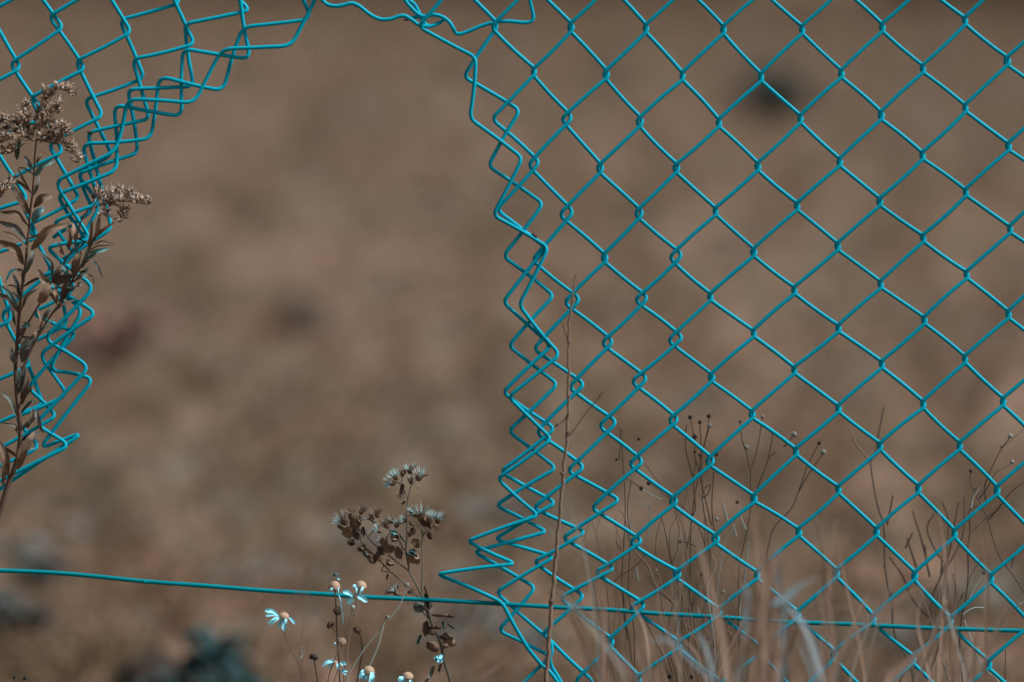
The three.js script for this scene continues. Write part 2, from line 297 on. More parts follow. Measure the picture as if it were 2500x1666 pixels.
for (let j = 4; j <= 20; j++) {
  const c = C[j], up = [];
  for (let k = 1; k <= 3; k++) { const a = c[0], b = c[1]; up.unshift([a[0] - (b[0] - a[0]) * k * 0.5, a[1] - (b[1] - a[1]) * k, 4]); }
  while (c[c.length - 1][1] < FLOOR) { const b = c[c.length - 1]; c.push([b[0] + (wr() - 0.5) * 6, b[1] + 205, 5]); }
  C[j] = [...up, ...c];
}
const leftBend = ([x, y, h]) => [x - h, y + 0.4 * (h - 5)], rightBend = ([x, y, h]) => [x + h, y - 0.4 * (h - 5)];
for (let j = 4; j < 20; j++) {
  const all = [...C[j].map((c) => [...leftBend(c), 'L']), ...C[j + 1].map((c) => [...rightBend(c), 'R'])].sort((a, b) => a[1] - b[1]), keep = [];
  for (const p of all) if (!keep.length || keep[keep.length - 1][2] !== p[2]) keep.push(p);
  wire(keep.map(([x, y]) => [x, y]), keep[0][2]);
}
// the right edge of the hole: four wires pulled out of the mesh
const right4 = (i) => rightBend(C[4][i + 3]);
wire([[1196, -280], right4(-2), [1290, -50], right4(0), [1300, 176], right4(1), [1294, 403], right4(2), [1304, 635], right4(3), [1308, 852], right4(4), [1314, 1056], right4(5), [1308, 1240], right4(6), [1309, 1373], [1421, 1456], [1331, 1546], [1446, 1668], [1350, 1790], [1450, 1900], [1352, 2020], [1452, 2130], [1350, 2260], [1450, 2380], [1352, 2500], [1450, 2620], [1360, 2735]], 'L');
wire([[1200, -160], [1310, -50], [1203, 66], [1307, 174], [1206, 290], [1313, 396], [1218, 512], [1327, 606], [1233, 737], [1340, 845], [1233, 958], [1349, 1047], [1228, 1152], [1350, 1228], [1215, 1316], [1346, 1361], [1217, 1447], [1346, 1570], [1343, 1618], [1379, 1690], [1300, 1800], [1370, 1920], [1280, 2040], [1360, 2160], [1270, 2280], [1360, 2400], [1275, 2520], [1350, 2700]], 'L', { z: 0.001 });
wire([[1085, -70], [1213, 60], [1137, 186], [1264, 270], [1197, 404], [1321, 498], [1234, 625], [1347, 722], [1247, 844], [1356, 939], [1247, 1053], [1352, 1143], [1217, 1234], [1328, 1298], [1164, 1348], [1302, 1436], [1223, 1539], [1338, 1604], [1230, 1720], [1310, 1830], [1200, 1950], [1300, 2070], [1190, 2190], [1290, 2310], [1190, 2440], [1290, 2560], [1200, 2730]], 'L', { z: -0.002 });
wire([[1100, -30], [1028, 64], [1159, 143], [1151, 288], [1271, 387], [1209, 524], [1334, 606], [1271, 745], [1361, 866], [1247, 970], [1341, 1072], [1220, 1170], [1308, 1258], [1147, 1322], [1250, 1376], [1074, 1403], [1223, 1472], [1293, 1590], [1350, 1650], [1400, 1730]], 'R', { z: 0.004 });
// the unravelled wire that hangs across the top of the hole
part('wire', tube(smooth([[760, -70], [778, -14], [798, 10], [821, 15], [840, 12], [859, 8], [877, 15], [900, 33], [925, 46], [951, 47], [984, 38], [1002, 46], [1022, 60], [1045, 64], [1068, 58], [1086, 46]].map(([x, y], i) => P(x, y, i > 11 ? 0.006 - (i - 11) * 0.002 : 0.006)), 90), WR, 8), M.wire, fence, 'loose wavy wire hanging across the top of the hole');
part('wire', tube(smooth([[965, -60], [989, 0], [1007, 22], [1025, 37], [1038, 40], [1058, 36], [1079, 41], [1096, 53], [1107, 70], [1113, 81], [1122, 83], [1142, 77], [1181, 61], [1214, 53], [1244, 52], [1283, 55], [1298, 51], [1302, 42], [1298, 20], [1294, 0], [1290, -60]].map(([x, y], i) => P(x, y, i < 9 ? 0.002 : -0.003)), 120), WR, 8), M.wire, fence, 'wire twisted into a knot at the top of the hole');
part('wire', tube(smooth([[984, -30], [998, -1], [1012, 11], [1021, 27], [1028, 42], [1037, 58], [1044, 62]].map(([x, y]) => P(x, y, -0.005)), 40), WR, 8), M.wire, fence, 'short cut wire behind the knot');
part('wire', tube(smooth([[990, 47], [1003, 45], [1016, 41], [1034, 42]].map(([x, y]) => P(x, y, -0.0065)), 16), WR * 0.95, 8), M.wire, fence, 'cut wire tip under the knot');
for (const [x, y, dx, dy] of [[991, 47, -4, 2], [1305, 577, 5, 5], [219, 323, -5, -2]]) part('cut_end', tube([P(x - dx, y - dy, 0.001), P(x, y, 0.002), P(x + dx, y + dy * 0.5, 0.003)], (s) => WR * (1.05 - 0.5 * s), 8), M.black, fence, 'blackened cut wire end');
// the left edge of the hole: stretched and folded wires
wire([[690, -130], [752, 42], [595, 71], [540, 216], [394, 193], [364, 334], [207, 357], [236, 492], [135, 546], [190, 640], [103, 678], [196, 757], [128, 899], [220, 927], [106, 1089], [191, 1062, 44], [-30, 1216]], 'L', { z: 0.001, fillet: 26 });
wire([[805, -80], [708, 107], [545, 124], [471, 246], [317, 247], [280, 365], [142, 446], [214, 582], [121, 606], [222, 703], [116, 826], [210, 897], [95, 1035], [161, 1087], [-30, 1190]], 'L', { z: 0.005, fillet: 26 });
wire([[470, -150], [630, -120], [586, -20], [604, 138], [451, 125], [438, 278], [285, 262], [281, 412], [146, 479], [206, 590], [118, 690], [227, 765], [103, 867], [158, 963], [44, 1022], [90, 1090], [-30, 1150]], 'L', { z: 0.002, fillet: 25 });
wire([[450, -130], [603, 23], [455, 62], [467, 207], [317, 222], [333, 370], [195, 427], [240, 503], [140, 680], [160, 790], [58, 850], [100, 985], [-30, 1045]], 'L', { z: -0.002, fillet: 19 });
wire([[300, -110], [440, -100], [423, -10], [469, 105], [329, 148], [360, 287], [219, 327], [268, 557], [150, 640], [178, 705], [85, 765], [180, 815], [74, 946], [132, 1015], [-30, 1110]], 'L', { z: 0, fillet: 19 });
wire([[340, -140], [434, 5], [298, 52], [347, 188], [212, 246], [268, 376], [196, 424], [222, 512], [130, 580]], 'L', { z: -0.005, fillet: 19 });
wire([[205, -110], [315, 77], [190, 151], [246, 281], [124, 355], [189, 482], [73, 553], [122, 660], [8, 768], [69, 890], [-50, 945]], 'L');
wire([[160, -120], [290, -60], [125, 41], [203, 166], [78, 241], [149, 369], [27, 441], [87, 577], [-15, 625], [24, 780], [-80, 835]], 'L');
wire([[45, -80], [149, 66], [30, 156], [108, 283], [-15, 350], [62, 485], [-70, 540], [-10, 680], [-110, 740]], 'L');
wire([[0, -150], [110, -45], [-20, 30], [46, 165], [-75, 235], [-5, 380], [-110, 440]], 'L');
wire([[-110, -90], [-40, 40], [-150, 110], [-70, 250], [-180, 320], [-100, 460]], 'L');
// the line wire that keeps the lower edge straight
{
  const pts = [[-500, 1384], [-200, 1392], [0, 1394], [106, 1398], [191, 1404], [351, 1420], [500, 1431], [637, 1442], [800, 1452], [903, 1459], [1062, 1466], [1222, 1475], [1370, 1484], [1490, 1490], [1594, 1498], [1750, 1507], [1912, 1519], [2050, 1524], [2178, 1530], [2320, 1536], [2500, 1541], [2900, 1552]];
  part('tension_wire', tube(smooth(pts.map(([x, y]) => P(x, y, 0)), 140), 5.6 * PX, 10), M.rope, fence, 'thicker straight teal wire running along the foot of the mesh');
  part('cut_end', tube([P(348, 1418, 0.0015), P(353, 1421, 0.0018), P(360, 1422, 0.0015)], 5.4 * PX, 8), M.rope, fence);
}

// ------------------------------------------------------------------ plants
function down(pts, z) { // carry a stem on from its lowest drawn point to the soil
  const a = pts[pts.length - 2], b = pts[pts.length - 1], yb = 2740, k = Math.min(0.35, Math.abs((b[0] - a[0]) / (b[1] - a[1] || 1))) * Math.sign(b[0] - a[0]);
  return [...pts, [b[0] + k * (yb - b[1]) * 0.25, mix(b[1], yb, 0.4)], [b[0] + k * (yb - b[1]) * 0.4, yb + 120 * z / 0.3]];
}
const stemGeo = (pts, z, w0, w1, n = 40, seg = 6, dz = 0) => tube(smooth(pts.map(([x, y], i) => P(x, y, z + dz * i / (pts.length - 1))), n), (s) => mix(w0, w1, s) * 0.5 * PX, seg);
// small dry florets along a drooping branchlet
const spindle = (() => { const g = new THREE.ConeGeometry(0.5, 0.62, 5, 1, true); g.translate(0, 0.31 + 0.3, 0); const b = new THREE.ConeGeometry(0.5, 0.3, 5, 1, true); b.rotateX(Math.PI); b.translate(0, 0.15, 0); return mergeGeometries([g, b]).toNonIndexed(); })();
function florets(path, z, n, size, r, spread = 9, pale = 0.25) {
  const curve = smooth(path.map(([x, y], i) => P(x, y, z + (r() - 0.5) * 0.012)), 40), out = [], q = new THREE.Quaternion(), m = new THREE.Matrix4();
  for (let i = 0; i < n; i++) {
    const s = 0.12 + 0.88 * Math.pow(r(), 0.8), k = Math.min(39, Math.floor(s * 40)), t = curve[k + 1].clone().sub(curve[k]).normalize();
    const d = V(r() - 0.5, r() * 0.75 + 0.05, r() - 0.4).normalize().addScaledVector(t, 0.5).normalize();
    const p = curve[k].clone().addScaledVector(d, spread * PX * r() * (1.1 - 0.5 * s)), l = size * (0.7 + 0.6 * r()) * PX;
    q.setFromUnitVectors(V(0, 1, 0), d); m.compose(p, q, V(l * 0.42, l, l * 0.42));
    const c = r() < pale ? [0.46, 0.42, 0.39] : r() < 0.22 ? [0.055, 0.037, 0.026] : mix3([0.2, 0.132, 0.09], [0.38, 0.265, 0.19], r());
    out.push(colored(spindle.clone().applyMatrix4(m), c));
    if (r() < 0.5) { q.setFromUnitVectors(V(0, 1, 0), V(d.x + (r() - 0.5), d.y, d.z + (r() - 0.5)).normalize()); m.compose(p.clone().addScaledVector(d, l * 0.7), q, V(l * 0.12, l * 0.6, l * 0.12)); out.push(colored(spindle.clone().applyMatrix4(m), r() < 0.4 ? [0.45, 0.5, 0.5] : [0.2, 0.14, 0.1])); }
  }
  const st = tube(curve, 1.6 * PX, 5).toNonIndexed(); out.push(colored(st, [0.12, 0.08, 0.055]));
  return mergeGeometries(out);
}
{ // goldenrod at the left edge
  const r = rng(404), z = 0.03, mainPath = [[100, 290], [92, 325], [85, 380], [83, 422], [78, 484], [75, 504], [70, 565], [67, 590], [63, 641], [55, 694], [51, 723], [44, 805], [41, 855], [38, 890], [41, 962], [48, 1023], [49, 1074], [40, 1130], [20, 1182], [0, 1250], [-35, 1340]];
  const full = [...mainPath, [-120, 1700], [-150, 2200], [-160, 2760]], foot = P(-160, 2740, z); foot.y = 0;
  const g = thing('goldenrod_plant', foot, 'withered goldenrod with brown leaves standing before the left edge of the fence', 'goldenrod');
  part('stem', stemGeo(full, z, 3, 15, 90, 8), M.stemBrown, g);
  part('branch', stemGeo([[248, 512], [241, 535], [231, 580], [225, 596], [212, 621], [194, 657], [173, 690], [153, 731], [122, 774], [88, 831], [60, 890], [44, 945]], z + 0.012, 4, 7, 50), M.stemBrown, g);
  part('branch', stemGeo([[215, 512], [196, 545], [180, 606], [163, 631], [133, 678], [122, 694], [94, 747], [67, 792], [46, 840]], z + 0.006, 4, 6, 40), M.stemBrown, g);
  const leafList = [
    ['b', 17, 71, 524, 52, 490, 32, 455], ['b', 18, 82, 508, 100, 484, 129, 478], ['t', 18, 79, 545, 90, 522, 106, 506], ['b', 11, 71, 555, 41, 520, 0, 518], ['g', 14, 65, 590, 37, 555, -6, 540],
    ['b', 21, 57, 647, 37, 607, -6, 588], ['n', 19, 75, 612, 114, 563, 178, 544], ['t', 13, 86, 430, 102, 404, 134, 393], ['g', 10, 82, 477, 90, 451, 96, 428], ['e', 12, 41, 390, 43, 361, 49, 342],
    ['g', 10, 80, 416, 69, 396, 60, 381], ['b', 9, 88, 406, 96, 388, 107, 372], ['b', 7, 75, 471, 59, 443, 44, 413], ['c', 9, 40, 656, 27, 665, 13, 691], ['d', 11, 59, 690, 52, 664, 38, 656], ['e', 10, 47, 723, 41, 692, 31, 668],
    ['b', 16, 43, 762, 24, 731, -5, 718], ['t', 10, 45, 752, 24, 719, 2, 697], ['g', 14, 61, 670, 75, 631, 80, 606], ['e', 8, 40, 800, 33, 774, 29, 754], ['b', 11, 53, 757, 67, 723, 93, 705],
    ['t', 14, 55, 795, 63, 793, 74, 797], ['b', 12, 48, 822, 55, 808, 62, 800], ['G', 22, 54, 886, 63, 845, 88, 818], ['G', 14, 39, 890, 31, 870, 27, 850], ['e', 19, 44, 962, 51, 921, 60, 890], ['d', 15, 53, 988, 61, 952, 69, 920],
    ['g', 11, 41, 1019, 27, 982, 0, 953], ['d', 9, 80, 997, 78, 1019, 66, 1047], ['G', 12, 88, 1000, 96, 1029, 105, 1058], ['b', 21, 43, 1148, 55, 1105, 85, 1054], ['b', 17, 20, 1166, 14, 1115, -5, 1075], ['G', 8, 44, 1064, 39, 1042, -2, 1032],
    ['b', 15, 10, 1120, 12, 1150, 7, 1190], ['b', 20, 179, 674, 188, 638, 198, 611], ['t', 12, 214, 633, 233, 615, 267, 606], ['b', 4, 214, 613, 237, 601, 280, 599], ['b', 4, 227, 598, 248, 589, 285, 598], ['b', 11, 217, 608, 222, 577, 225, 535],
    ['b', 7, 234, 580, 253, 561, 289, 536], ['n', 10, 236, 577, 239, 554, 243, 527], ['b', 5, 202, 647, 212, 639, 222, 636], ['e', 8, 194, 667, 207, 662, 217, 651], ['G', 10, 184, 685, 199, 672, 218, 670], ['b', 4, 216, 671, 226, 676, 229, 692],
    ['t', 5, 226, 634, 239, 650, 251, 678], ['p', 4, 183, 706, 161, 700, 132, 705], ['d', 22, 126, 685, 145, 683, 179, 673], ['b', 14, 132, 683, 142, 661, 154, 646], ['p', 9, 165, 680, 162, 661, 152, 645], ['G', 8, 129, 682, 127, 645, 99, 614],
    ['n', 18, 122, 691, 106, 684, 90, 658], ['b', 11, 135, 698, 138, 722, 138, 742], ['n', 22, 97, 742, 110, 714, 123, 690], ['d', 17, 146, 737, 162, 714, 185, 701], ['b', 12, 167, 611, 171, 586, 165, 549], ['n', 11, 182, 593, 182, 569, 178, 545],
    ['n', 11, 156, 624, 150, 610, 143, 591], ['p', 9, 188, 620, 185, 604, 181, 594], ['G', 10, 186, 701, 195, 694, 203, 700], ['r', 7, 133, 764, 150, 747, 187, 731], ['G', 12, 104, 784, 114, 764, 128, 750], ['n', 8, 96, 811, 100, 784, 90, 750],
    ['g', 8, 86, 819, 110, 800, 134, 777], ['b', 9, 92, 800, 84, 818, 70, 832], ['g', 12, 200, 655, 210, 628, 214, 606], ['d', 12, 150, 728, 158, 700, 172, 682],
  ];
  const mats = { b: M.brownLeaf, n: M.tanLeaf, d: M.darkLeaf, g: M.greyLeaf, G: M.greyLeaf, t: M.tealLeaf, e: M.darkTealLeaf, c: M.cyanLeaf, p: M.tealLeaf, r: std([0.16, 0.075, 0.05], 0.8, { map: leafMap }) };
  for (const [k, w, x0, y0, x1, y1, x2, y2] of leafList) {
    const zz = z + (x0 > 85 ? 0.012 : 0), f = 0.004 + r() * 0.014, s = r() < 0.5 ? -1 : 1;
    part('leaf', leafGeo([P(x0, y0, zz), P(mix(x0, x1, 0.55), mix(y0, y1, 0.55), zz + f * 0.8), P(x1, y1, zz + f), P(mix(x1, x2, 0.6), mix(y1, y2, 0.6), zz + f * 0.9), P(x2, y2, zz + f * 0.4)], w * 1.12 * PX, { n: 14, fold: 0.25 + 0.45 * r(), twist: s * (0.1 + 0.45 * r()), belly: 0.36 + 0.14 * r(), blunt: 0.06, face: V((r() - 0.5) * 0.7, (r() - 0.3) * 0.6, 1).normalize(), ruffle: 0.25, rand: r }), mats[k], g);
  }
  for (let i = 0; i < 24; i++) { // narrow side leaves between the larger ones
    const on = i % 3 === 0 ? [[240, 535], [212, 621], [173, 690], [122, 774], [75, 860]] : i % 3 === 1 ? [[84, 400], [75, 504], [63, 641], [48, 760], [41, 900]] : [[41, 900], [48, 1023], [46, 1100], [30, 1150]];
    const k = r() * (on.length - 1), j = Math.floor(k), x = mix(on[j][0], on[j + 1][0], k - j), y = mix(on[j][1], on[j + 1][1], k - j), a = (r() < 0.5 ? -1 : 1) * (0.5 + 0.9 * r()), l = 34 + 40 * r(), dx = Math.sin(a) * l, dy = -Math.cos(a) * l * 0.8, zz = z + (r() - 0.6) * 0.016;
    part('leaf', leafGeo([P(x, y, zz), P(x + dx * 0.5, y + dy * 0.62, zz + 0.006), P(x + dx * 0.85, y + dy * 0.9, zz + 0.008), P(x + dx * 1.08, y + dy * (0.75 + 0.3 * r()), zz + 0.004)], (6 + 5 * r()) * PX, { n: 12, fold: 0.5 * r() + 0.2, twist: (r() - 0.5) * 1.4, belly: 0.38, blunt: 0.04, face: V((r() - 0.5) * 0.8, (r() - 0.3) * 0.7, 1).normalize(), ruffle: 0.25, rand: r }), [M.brownLeaf, M.darkLeaf, M.brownLeaf, M.darkTealLeaf, M.greyLeaf][i % 5], g);
  }
  const heads = [
    [[88, 333], [110, 272], [111, 217]], [[110, 255], [114, 241], [141, 217], [159, 221], [178, 234]], [[92, 321], [122, 282], [145, 253]], [[100, 300], [118, 268], [140, 276]], [[88, 337], [127, 317], [153, 312], [165, 329]], [[90, 349], [131, 341], [169, 359], [184, 384], [184, 396]],
    [[86, 345], [120, 335], [150, 336]], [[80, 330], [55, 310], [30, 296]], [[88, 335], [105, 310], [128, 300]], [[84, 345], [60, 335], [35, 330]], [[92, 320], [98, 290], [94, 262]], [[86, 340], [110, 345], [140, 352]], [[78, 323], [61, 282], [65, 255]], [[72, 318], [58, 285], [48, 271]], [[76, 329], [41, 304], [12, 292], [-3, 304]], [[76, 337], [41, 323], [16, 321], [-4, 331]], [[71, 343], [31, 339], [-3, 349]], [[80, 330], [90, 300], [100, 285]], [[60, 350], [27, 372], [-5, 376]], [[-10, 478], [14, 455], [33, 440]], [[-10, 495], [10, 468], [28, 452]],
    [[220, 514], [245, 484], [286, 471], [327, 482], [363, 494]], [[230, 508], [276, 492], [316, 492], [363, 499]], [[245, 518], [276, 500], [306, 518], [294, 543]], [[224, 498], [235, 480], [245, 468]], [[240, 500], [290, 482], [340, 490]], [[240, 510], [252, 522], [262, 530]],
  ];
  heads.forEach((h, i) => {
    const len = h.reduce((s, p, k) => k ? s + Math.hypot(p[0] - h[k - 1][0], p[1] - h[k - 1][1]) : 0, 0);
    part('flower_head', florets(h, z + 0.004 + 0.012 * r() + (i > 20 ? 0.01 : 0), Math.round(len * 0.95), 14, r, 15, i > 20 ? 0.26 : 0.15), M.floret, g);
  });
}
// bristly seed head: a small cup and a tuft of hairs
function seedHead(x, y, dx, dy, size, pale, z, r) {
  const at = P(x, y, z), d = V(dx, -dy, 0.35).normalize(), out = [], q = new THREE.Quaternion().setFromUnitVectors(V(0, 1, 0), d), L = size * PX;
  const cup = new THREE.SphereGeometry(0.31 * L, 10, 7); cup.scale(1, 1.15, 1); cup.applyQuaternion(q).translate(at.x, at.y, at.z); out.push(colored(cup.toNonIndexed(), [0.15, 0.1, 0.07]));
  const m = new THREE.Matrix4();
  for (let i = 0; i < 70; i++) {
    const a = r() * 6.283, s = Math.sqrt(r()) * 1.0, e = V(Math.cos(a) * Math.sin(s), Math.cos(s), Math.sin(a) * Math.sin(s)).applyQuaternion(q), l = L * (0.7 + 0.35 * r()), hair = new THREE.ConeGeometry(0.5, 1, 4, 1); hair.translate(0, 0.5, 0);
    m.compose(at.clone().addScaledVector(e, 0.12 * L), new THREE.Quaternion().setFromUnitVectors(V(0, 1, 0), e), V(0.065 * L, l, 0.065 * L));
    const c = r() < pale * 0.62 ? [0.42, 0.74, 0.8] : r() < 0.55 ? [0.1, 0.048, 0.03] : [0.3, 0.2, 0.15];
    out.push(colored(hair.applyMatrix4(m).toNonIndexed(), c));
  }
  for (let i = 0; i < 12; i++) { // dry scales under the tuft
    const a = i / 12 * 6.283, e = V(Math.cos(a) * 0.9, 0.25 + 0.5 * r(), Math.sin(a) * 0.9).applyQuaternion(q).normalize(), sc = new THREE.ConeGeometry(0.5, 1, 4, 1); sc.translate(0, 0.5, 0);
    m.compose(at.clone(), new THREE.Quaternion().setFromUnitVectors(V(0, 1, 0), e), V(0.2 * L, L * 0.48, 0.12 * L)); out.push(colored(sc.applyMatrix4(m).toNonIndexed(), r() < 0.5 ? [0.07, 0.045, 0.032] : [0.16, 0.11, 0.08]));
  }
  return mergeGeometries(out.map((o) => { o.deleteAttribute('uv'); return o; }));
}
// a shrivelled leaf that rolls up on itself
function curlLeaf(x, y, ang, len, wid, roll, z, r) {
  const d = V(Math.cos(ang), -Math.sin(ang), 0), zf = V(0, 0, 1), n = 9, mid = []; let p = P(x, y, z).addScaledVector(d, -len * 0.4 * PX), a = -roll * 0.4;
  for (let i = 0; i <= n; i++) { mid.push(p.clone()); const st = len * PX / n; p = p.clone().addScaledVector(d, Math.cos(a) * st).addScaledVector(zf, Math.sin(a) * st); a += roll / n; }
  return leafGeo(mid, wid * 1.35 * PX, { n: 14, fold: 0.4 + 0.9 * r(), face: V(Math.cos(ang + 1.57) * 0.5, -Math.sin(ang + 1.57) * 0.5, 1).normalize(), blunt: 0.85, ruffle: 0.35, twist: (r() - 0.5) * 0.9, rand: r });
}
// a leaf dried into a cup: an open, dented shell
function cupLeaf(x, y, dx, dy, w, h, z, r) {
  const g = new THREE.SphereGeometry(1, 16, 10, 0, 4.6 + r(), 0.25, 2.1), p = g.attributes.position, l = lattice(6, Math.floor(r() * 900));
  for (let i = 0; i < p.count; i++) { const q = V().fromBufferAttribute(p, i), k = 0.78 + 0.42 * l(Math.atan2(q.z, q.x) / 6.283 + 0.5, q.y * 0.25 + 0.5); p.setXYZ(i, q.x * k * w * 0.5 * PX, q.y * k * h * 0.5 * PX, q.z * k * w * 0.5 * PX); }
  g.rotateY(r() * 6.283); g.applyQuaternion(new THREE.Quaternion().setFromUnitVectors(V(0, 1, 0), V(dx, -dy, 0.5).normalize())); const o = P(x, y, z); g.translate(o.x, o.y, o.z); g.computeVertexNormals(); return g;
}
{ // dry weed with bristly heads in the middle
  const r = rng(505), z = -0.012, w = (x, y) => [780 + x / 5.765, 1110 + y / 5.765], v = (x, y) => [880 + x / 5.765, 1394 + y / 5.765];
  const mainLow = [v(860, 340), v(940, 500), v(1000, 750), v(1120, 1000), v(1180, 1280), v(1270, 1568)], foot = P(1190, 2740, z); foot.y = 0;
  const g = thing('dried_weed', foot, 'dried brown weed with curled leaves and bristly seed heads beside the hole', 'dried weed');
  const add = (pts, w0, w1, mat = M.stemGrey, n = 30) => part('stem', stemGeo(pts, z, w0, w1, n), mat, g);
  add([w(1305, 250), w(1300, 400), w(1270, 520), w(1240, 700), w(1230, 1150), w(1215, 1350), w(1240, 1500), v(700, 20), v(800, 220), v(860, 340)], 3, 6);
  add([...mainLow, [1150, 1900], [1190, 2300], [1190, 2745]], 7, 10, M.stemGrey, 60);
  add([w(1445, 1050), w(1455, 1130), w(1440, 1230), w(1445, 1400), w(1448, 1568), v(868, 120), v(862, 345)], 3, 4.5, M.stemGrey);
  add([w(1330, 930), w(1390, 1010), w(1440, 1090), w(1450, 1160)], 2.5, 3); add([w(1490, 930), w(1495, 1060), w(1460, 1150)], 2.5, 3); add([w(1640, 980), w(1560, 1050), w(1490, 1110)], 2.5, 3);
  add([w(570, 850), w(560, 1100), w(600, 1260), w(730, 1380), w(870, 1520), v(430, 20), v(600, 160), v(840, 400), v(960, 660)], 3, 5);
  add([w(630, 1050), w(690, 1180), w(800, 1290), w(970, 1420), w(1160, 1568), v(690, 10)], 3, 4.5); add([w(690, 1165), w(740, 1100), w(800, 1060)], 2.2, 2.5);
  add([w(860, 1000), w(1000, 1080), w(930, 1200), w(930, 1300), w(925, 1410)], 2.5, 4); add([w(1060, 1080), w(1110, 1190), w(1160, 1290), w(1195, 1350)], 2.5, 4);
  add([w(1020, 380), w(1110, 400), w(1165, 450), w(1220, 560), w(1250, 650)], 2.4, 3.5); add([w(1170, 300), w(1160, 420), w(1220, 560)], 2.4, 3); add([w(1320, 425), w(1380, 455), w(1410, 480), w(1370, 470)], 1.5, 1.5); add([w(1400, 320), w(1330, 400), w(1300, 430)], 2, 2.5);
  add([w(860, 1510), w(900, 1568), v(300, 0), v(430, 20)], 2.5, 3); add([v(640, 440), v(760, 470), v(860, 570), v(960, 680)], 2.5, 3.5);
  const heads = [[1020, 400, -0.85, -0.25, 130, 0.85], [1075, 320, -0.35, -1, 120, 0.8], [1275, 230, 0.05, -1, 125, 0.5], [1400, 325, 0.25, -1, 140, 0.75], [1285, 385, -0.1, -1, 90, 0.4], [1165, 285, 0, -1, 80, 0.1], [345, 950, -0.7, -0.7, 150, 0.75], [445, 850, -0.2, -1, 120, 0.1], [590, 810, 0.4, -1, 100, 0.05], [815, 850, -0.2, -1, 115, 0.1], [730, 900, -0.6, -0.5, 110, 0.25], [945, 1000, -0.35, -1, 120, 0.1], [1020, 945, 0, -1, 95, 0.3], [1085, 1000, 0.3, -1, 95, 0.85], [835, 1070, -0.8, -0.6, 115, 0.7], [1420, 860, -0.1, -1, 170, 0.65], [1555, 920, 0.3, -1, 140, 0.55], [1670, 930, 0.45, -0.85, 125, 0.7], [1205, 930, -0.5, -0.7, 95, 0.7], [1635, 1010, 0.2, 0.9, 70, 0.05], [1165, 545, -0.5, 0.5, 95, 0.15], [540, 960, 0, -1, 110, 0.2], [860, 1190, -1, 0.1, 70, 0.8], [1290, 820, 0, -1, 85, 0.5], [1330, 860, -0.4, -0.4, 80, 0.3]];
  for (const [x, y, dx, dy, s, p] of heads) part('seed_head', seedHead(...w(x, y), dx, dy, s / 5.765 * 1.2, p, z + 0.006 + (r() - 0.3) * 0.01, r), M.floret, g);
  for (const [x, y, dx, dy, s, p] of [[490, 300, -0.25, -0.9, 150, 0.3], [410, 300, -1, -0.1, 100, 0.05], [690, 300, 0.6, -0.2, 95, 0.25], [560, 330, -0.4, 0.3, 90, 0.1]]) part('seed_head', seedHead(...v(x, y), dx, dy, s / 5.765, p, z + 0.004, r), M.floret, g);
  const B = M.brownLeaf, T = M.tanLeaf, D = M.darkLeaf, E = M.greyLeaf, L = M.tealLeaf;
  const lw = [[400, 1080, 0.6, 170, 150, 1.6, T], [500, 990, 1.5, 190, 120, 2.2, B], [520, 1110, 1.3, 200, 110, 1.8, D], [540, 940, 0.3, 120, 110, 2, T], [1050, 1110, 0.2, 130, 90, 2.4, L], [1050, 1190, 0.1, 120, 120, 2.4, T], [920, 1250, 1.2, 200, 110, 1.8, T], [960, 1340, -0.6, 190, 110, 1.4, B], [870, 1340, 0.9, 150, 90, 1.5, D], [1130, 1370, 1.3, 200, 130, 1.6, B], [1370, 1250, 2.2, 140, 130, 0.6, B], [1320, 1390, 0.3, 160, 110, 2.6, L], [1330, 1450, 0.2, 190, 150, 2.2, T], [1560, 1130, 0.9, 110, 90, 1.2, D], [1160, 1160, 0.9, 150, 50, 0.8, M.darkTealLeaf], [1320, 1080, 1.8, 130, 80, 2.4, D], [1270, 1150, 2.4, 110, 90, 2, B], [600, 1320, 0.4, 130, 100, 3, B], [670, 1390, 0.7, 130, 110, 2.8, E], [740, 1460, 1, 150, 110, 2.6, T], [830, 1430, 1.3, 150, 100, 2.2, B], [990, 1520, 0.2, 140, 100, 1.8, B], [450, 1240, 0.3, 150, 70, 2.4, D], [1190, 690, 2.4, 100, 50, 1.6, D], [1170, 480, 1.8, 150, 60, 1, D], [620, 1080, 1.6, 150, 60, 1.4, D], [1300, 960, 0.6, 120, 80, 2, B], [1470, 950, 1.2, 150, 90, 1.6, D], [1540, 980, 1.2, 120, 80, 1.4, D], [300, 1010, 0.5, 120, 70, 1.8, B], [1060, 300, 0.4, 90, 60, 2, D], [760, 930, 0.5, 90, 60, 2, D], [1250, 1390, 0.7, 110, 70, 1.5, M.darkTealLeaf]];
  for (const [x, y, a, l, wd, ro, m] of lw) part('leaf', curlLeaf(...w(x, y), a, l / 5.765 * 1.1, wd / 5.765 * 0.95, ro, z + 0.006 + r() * 0.01, r), m, g);
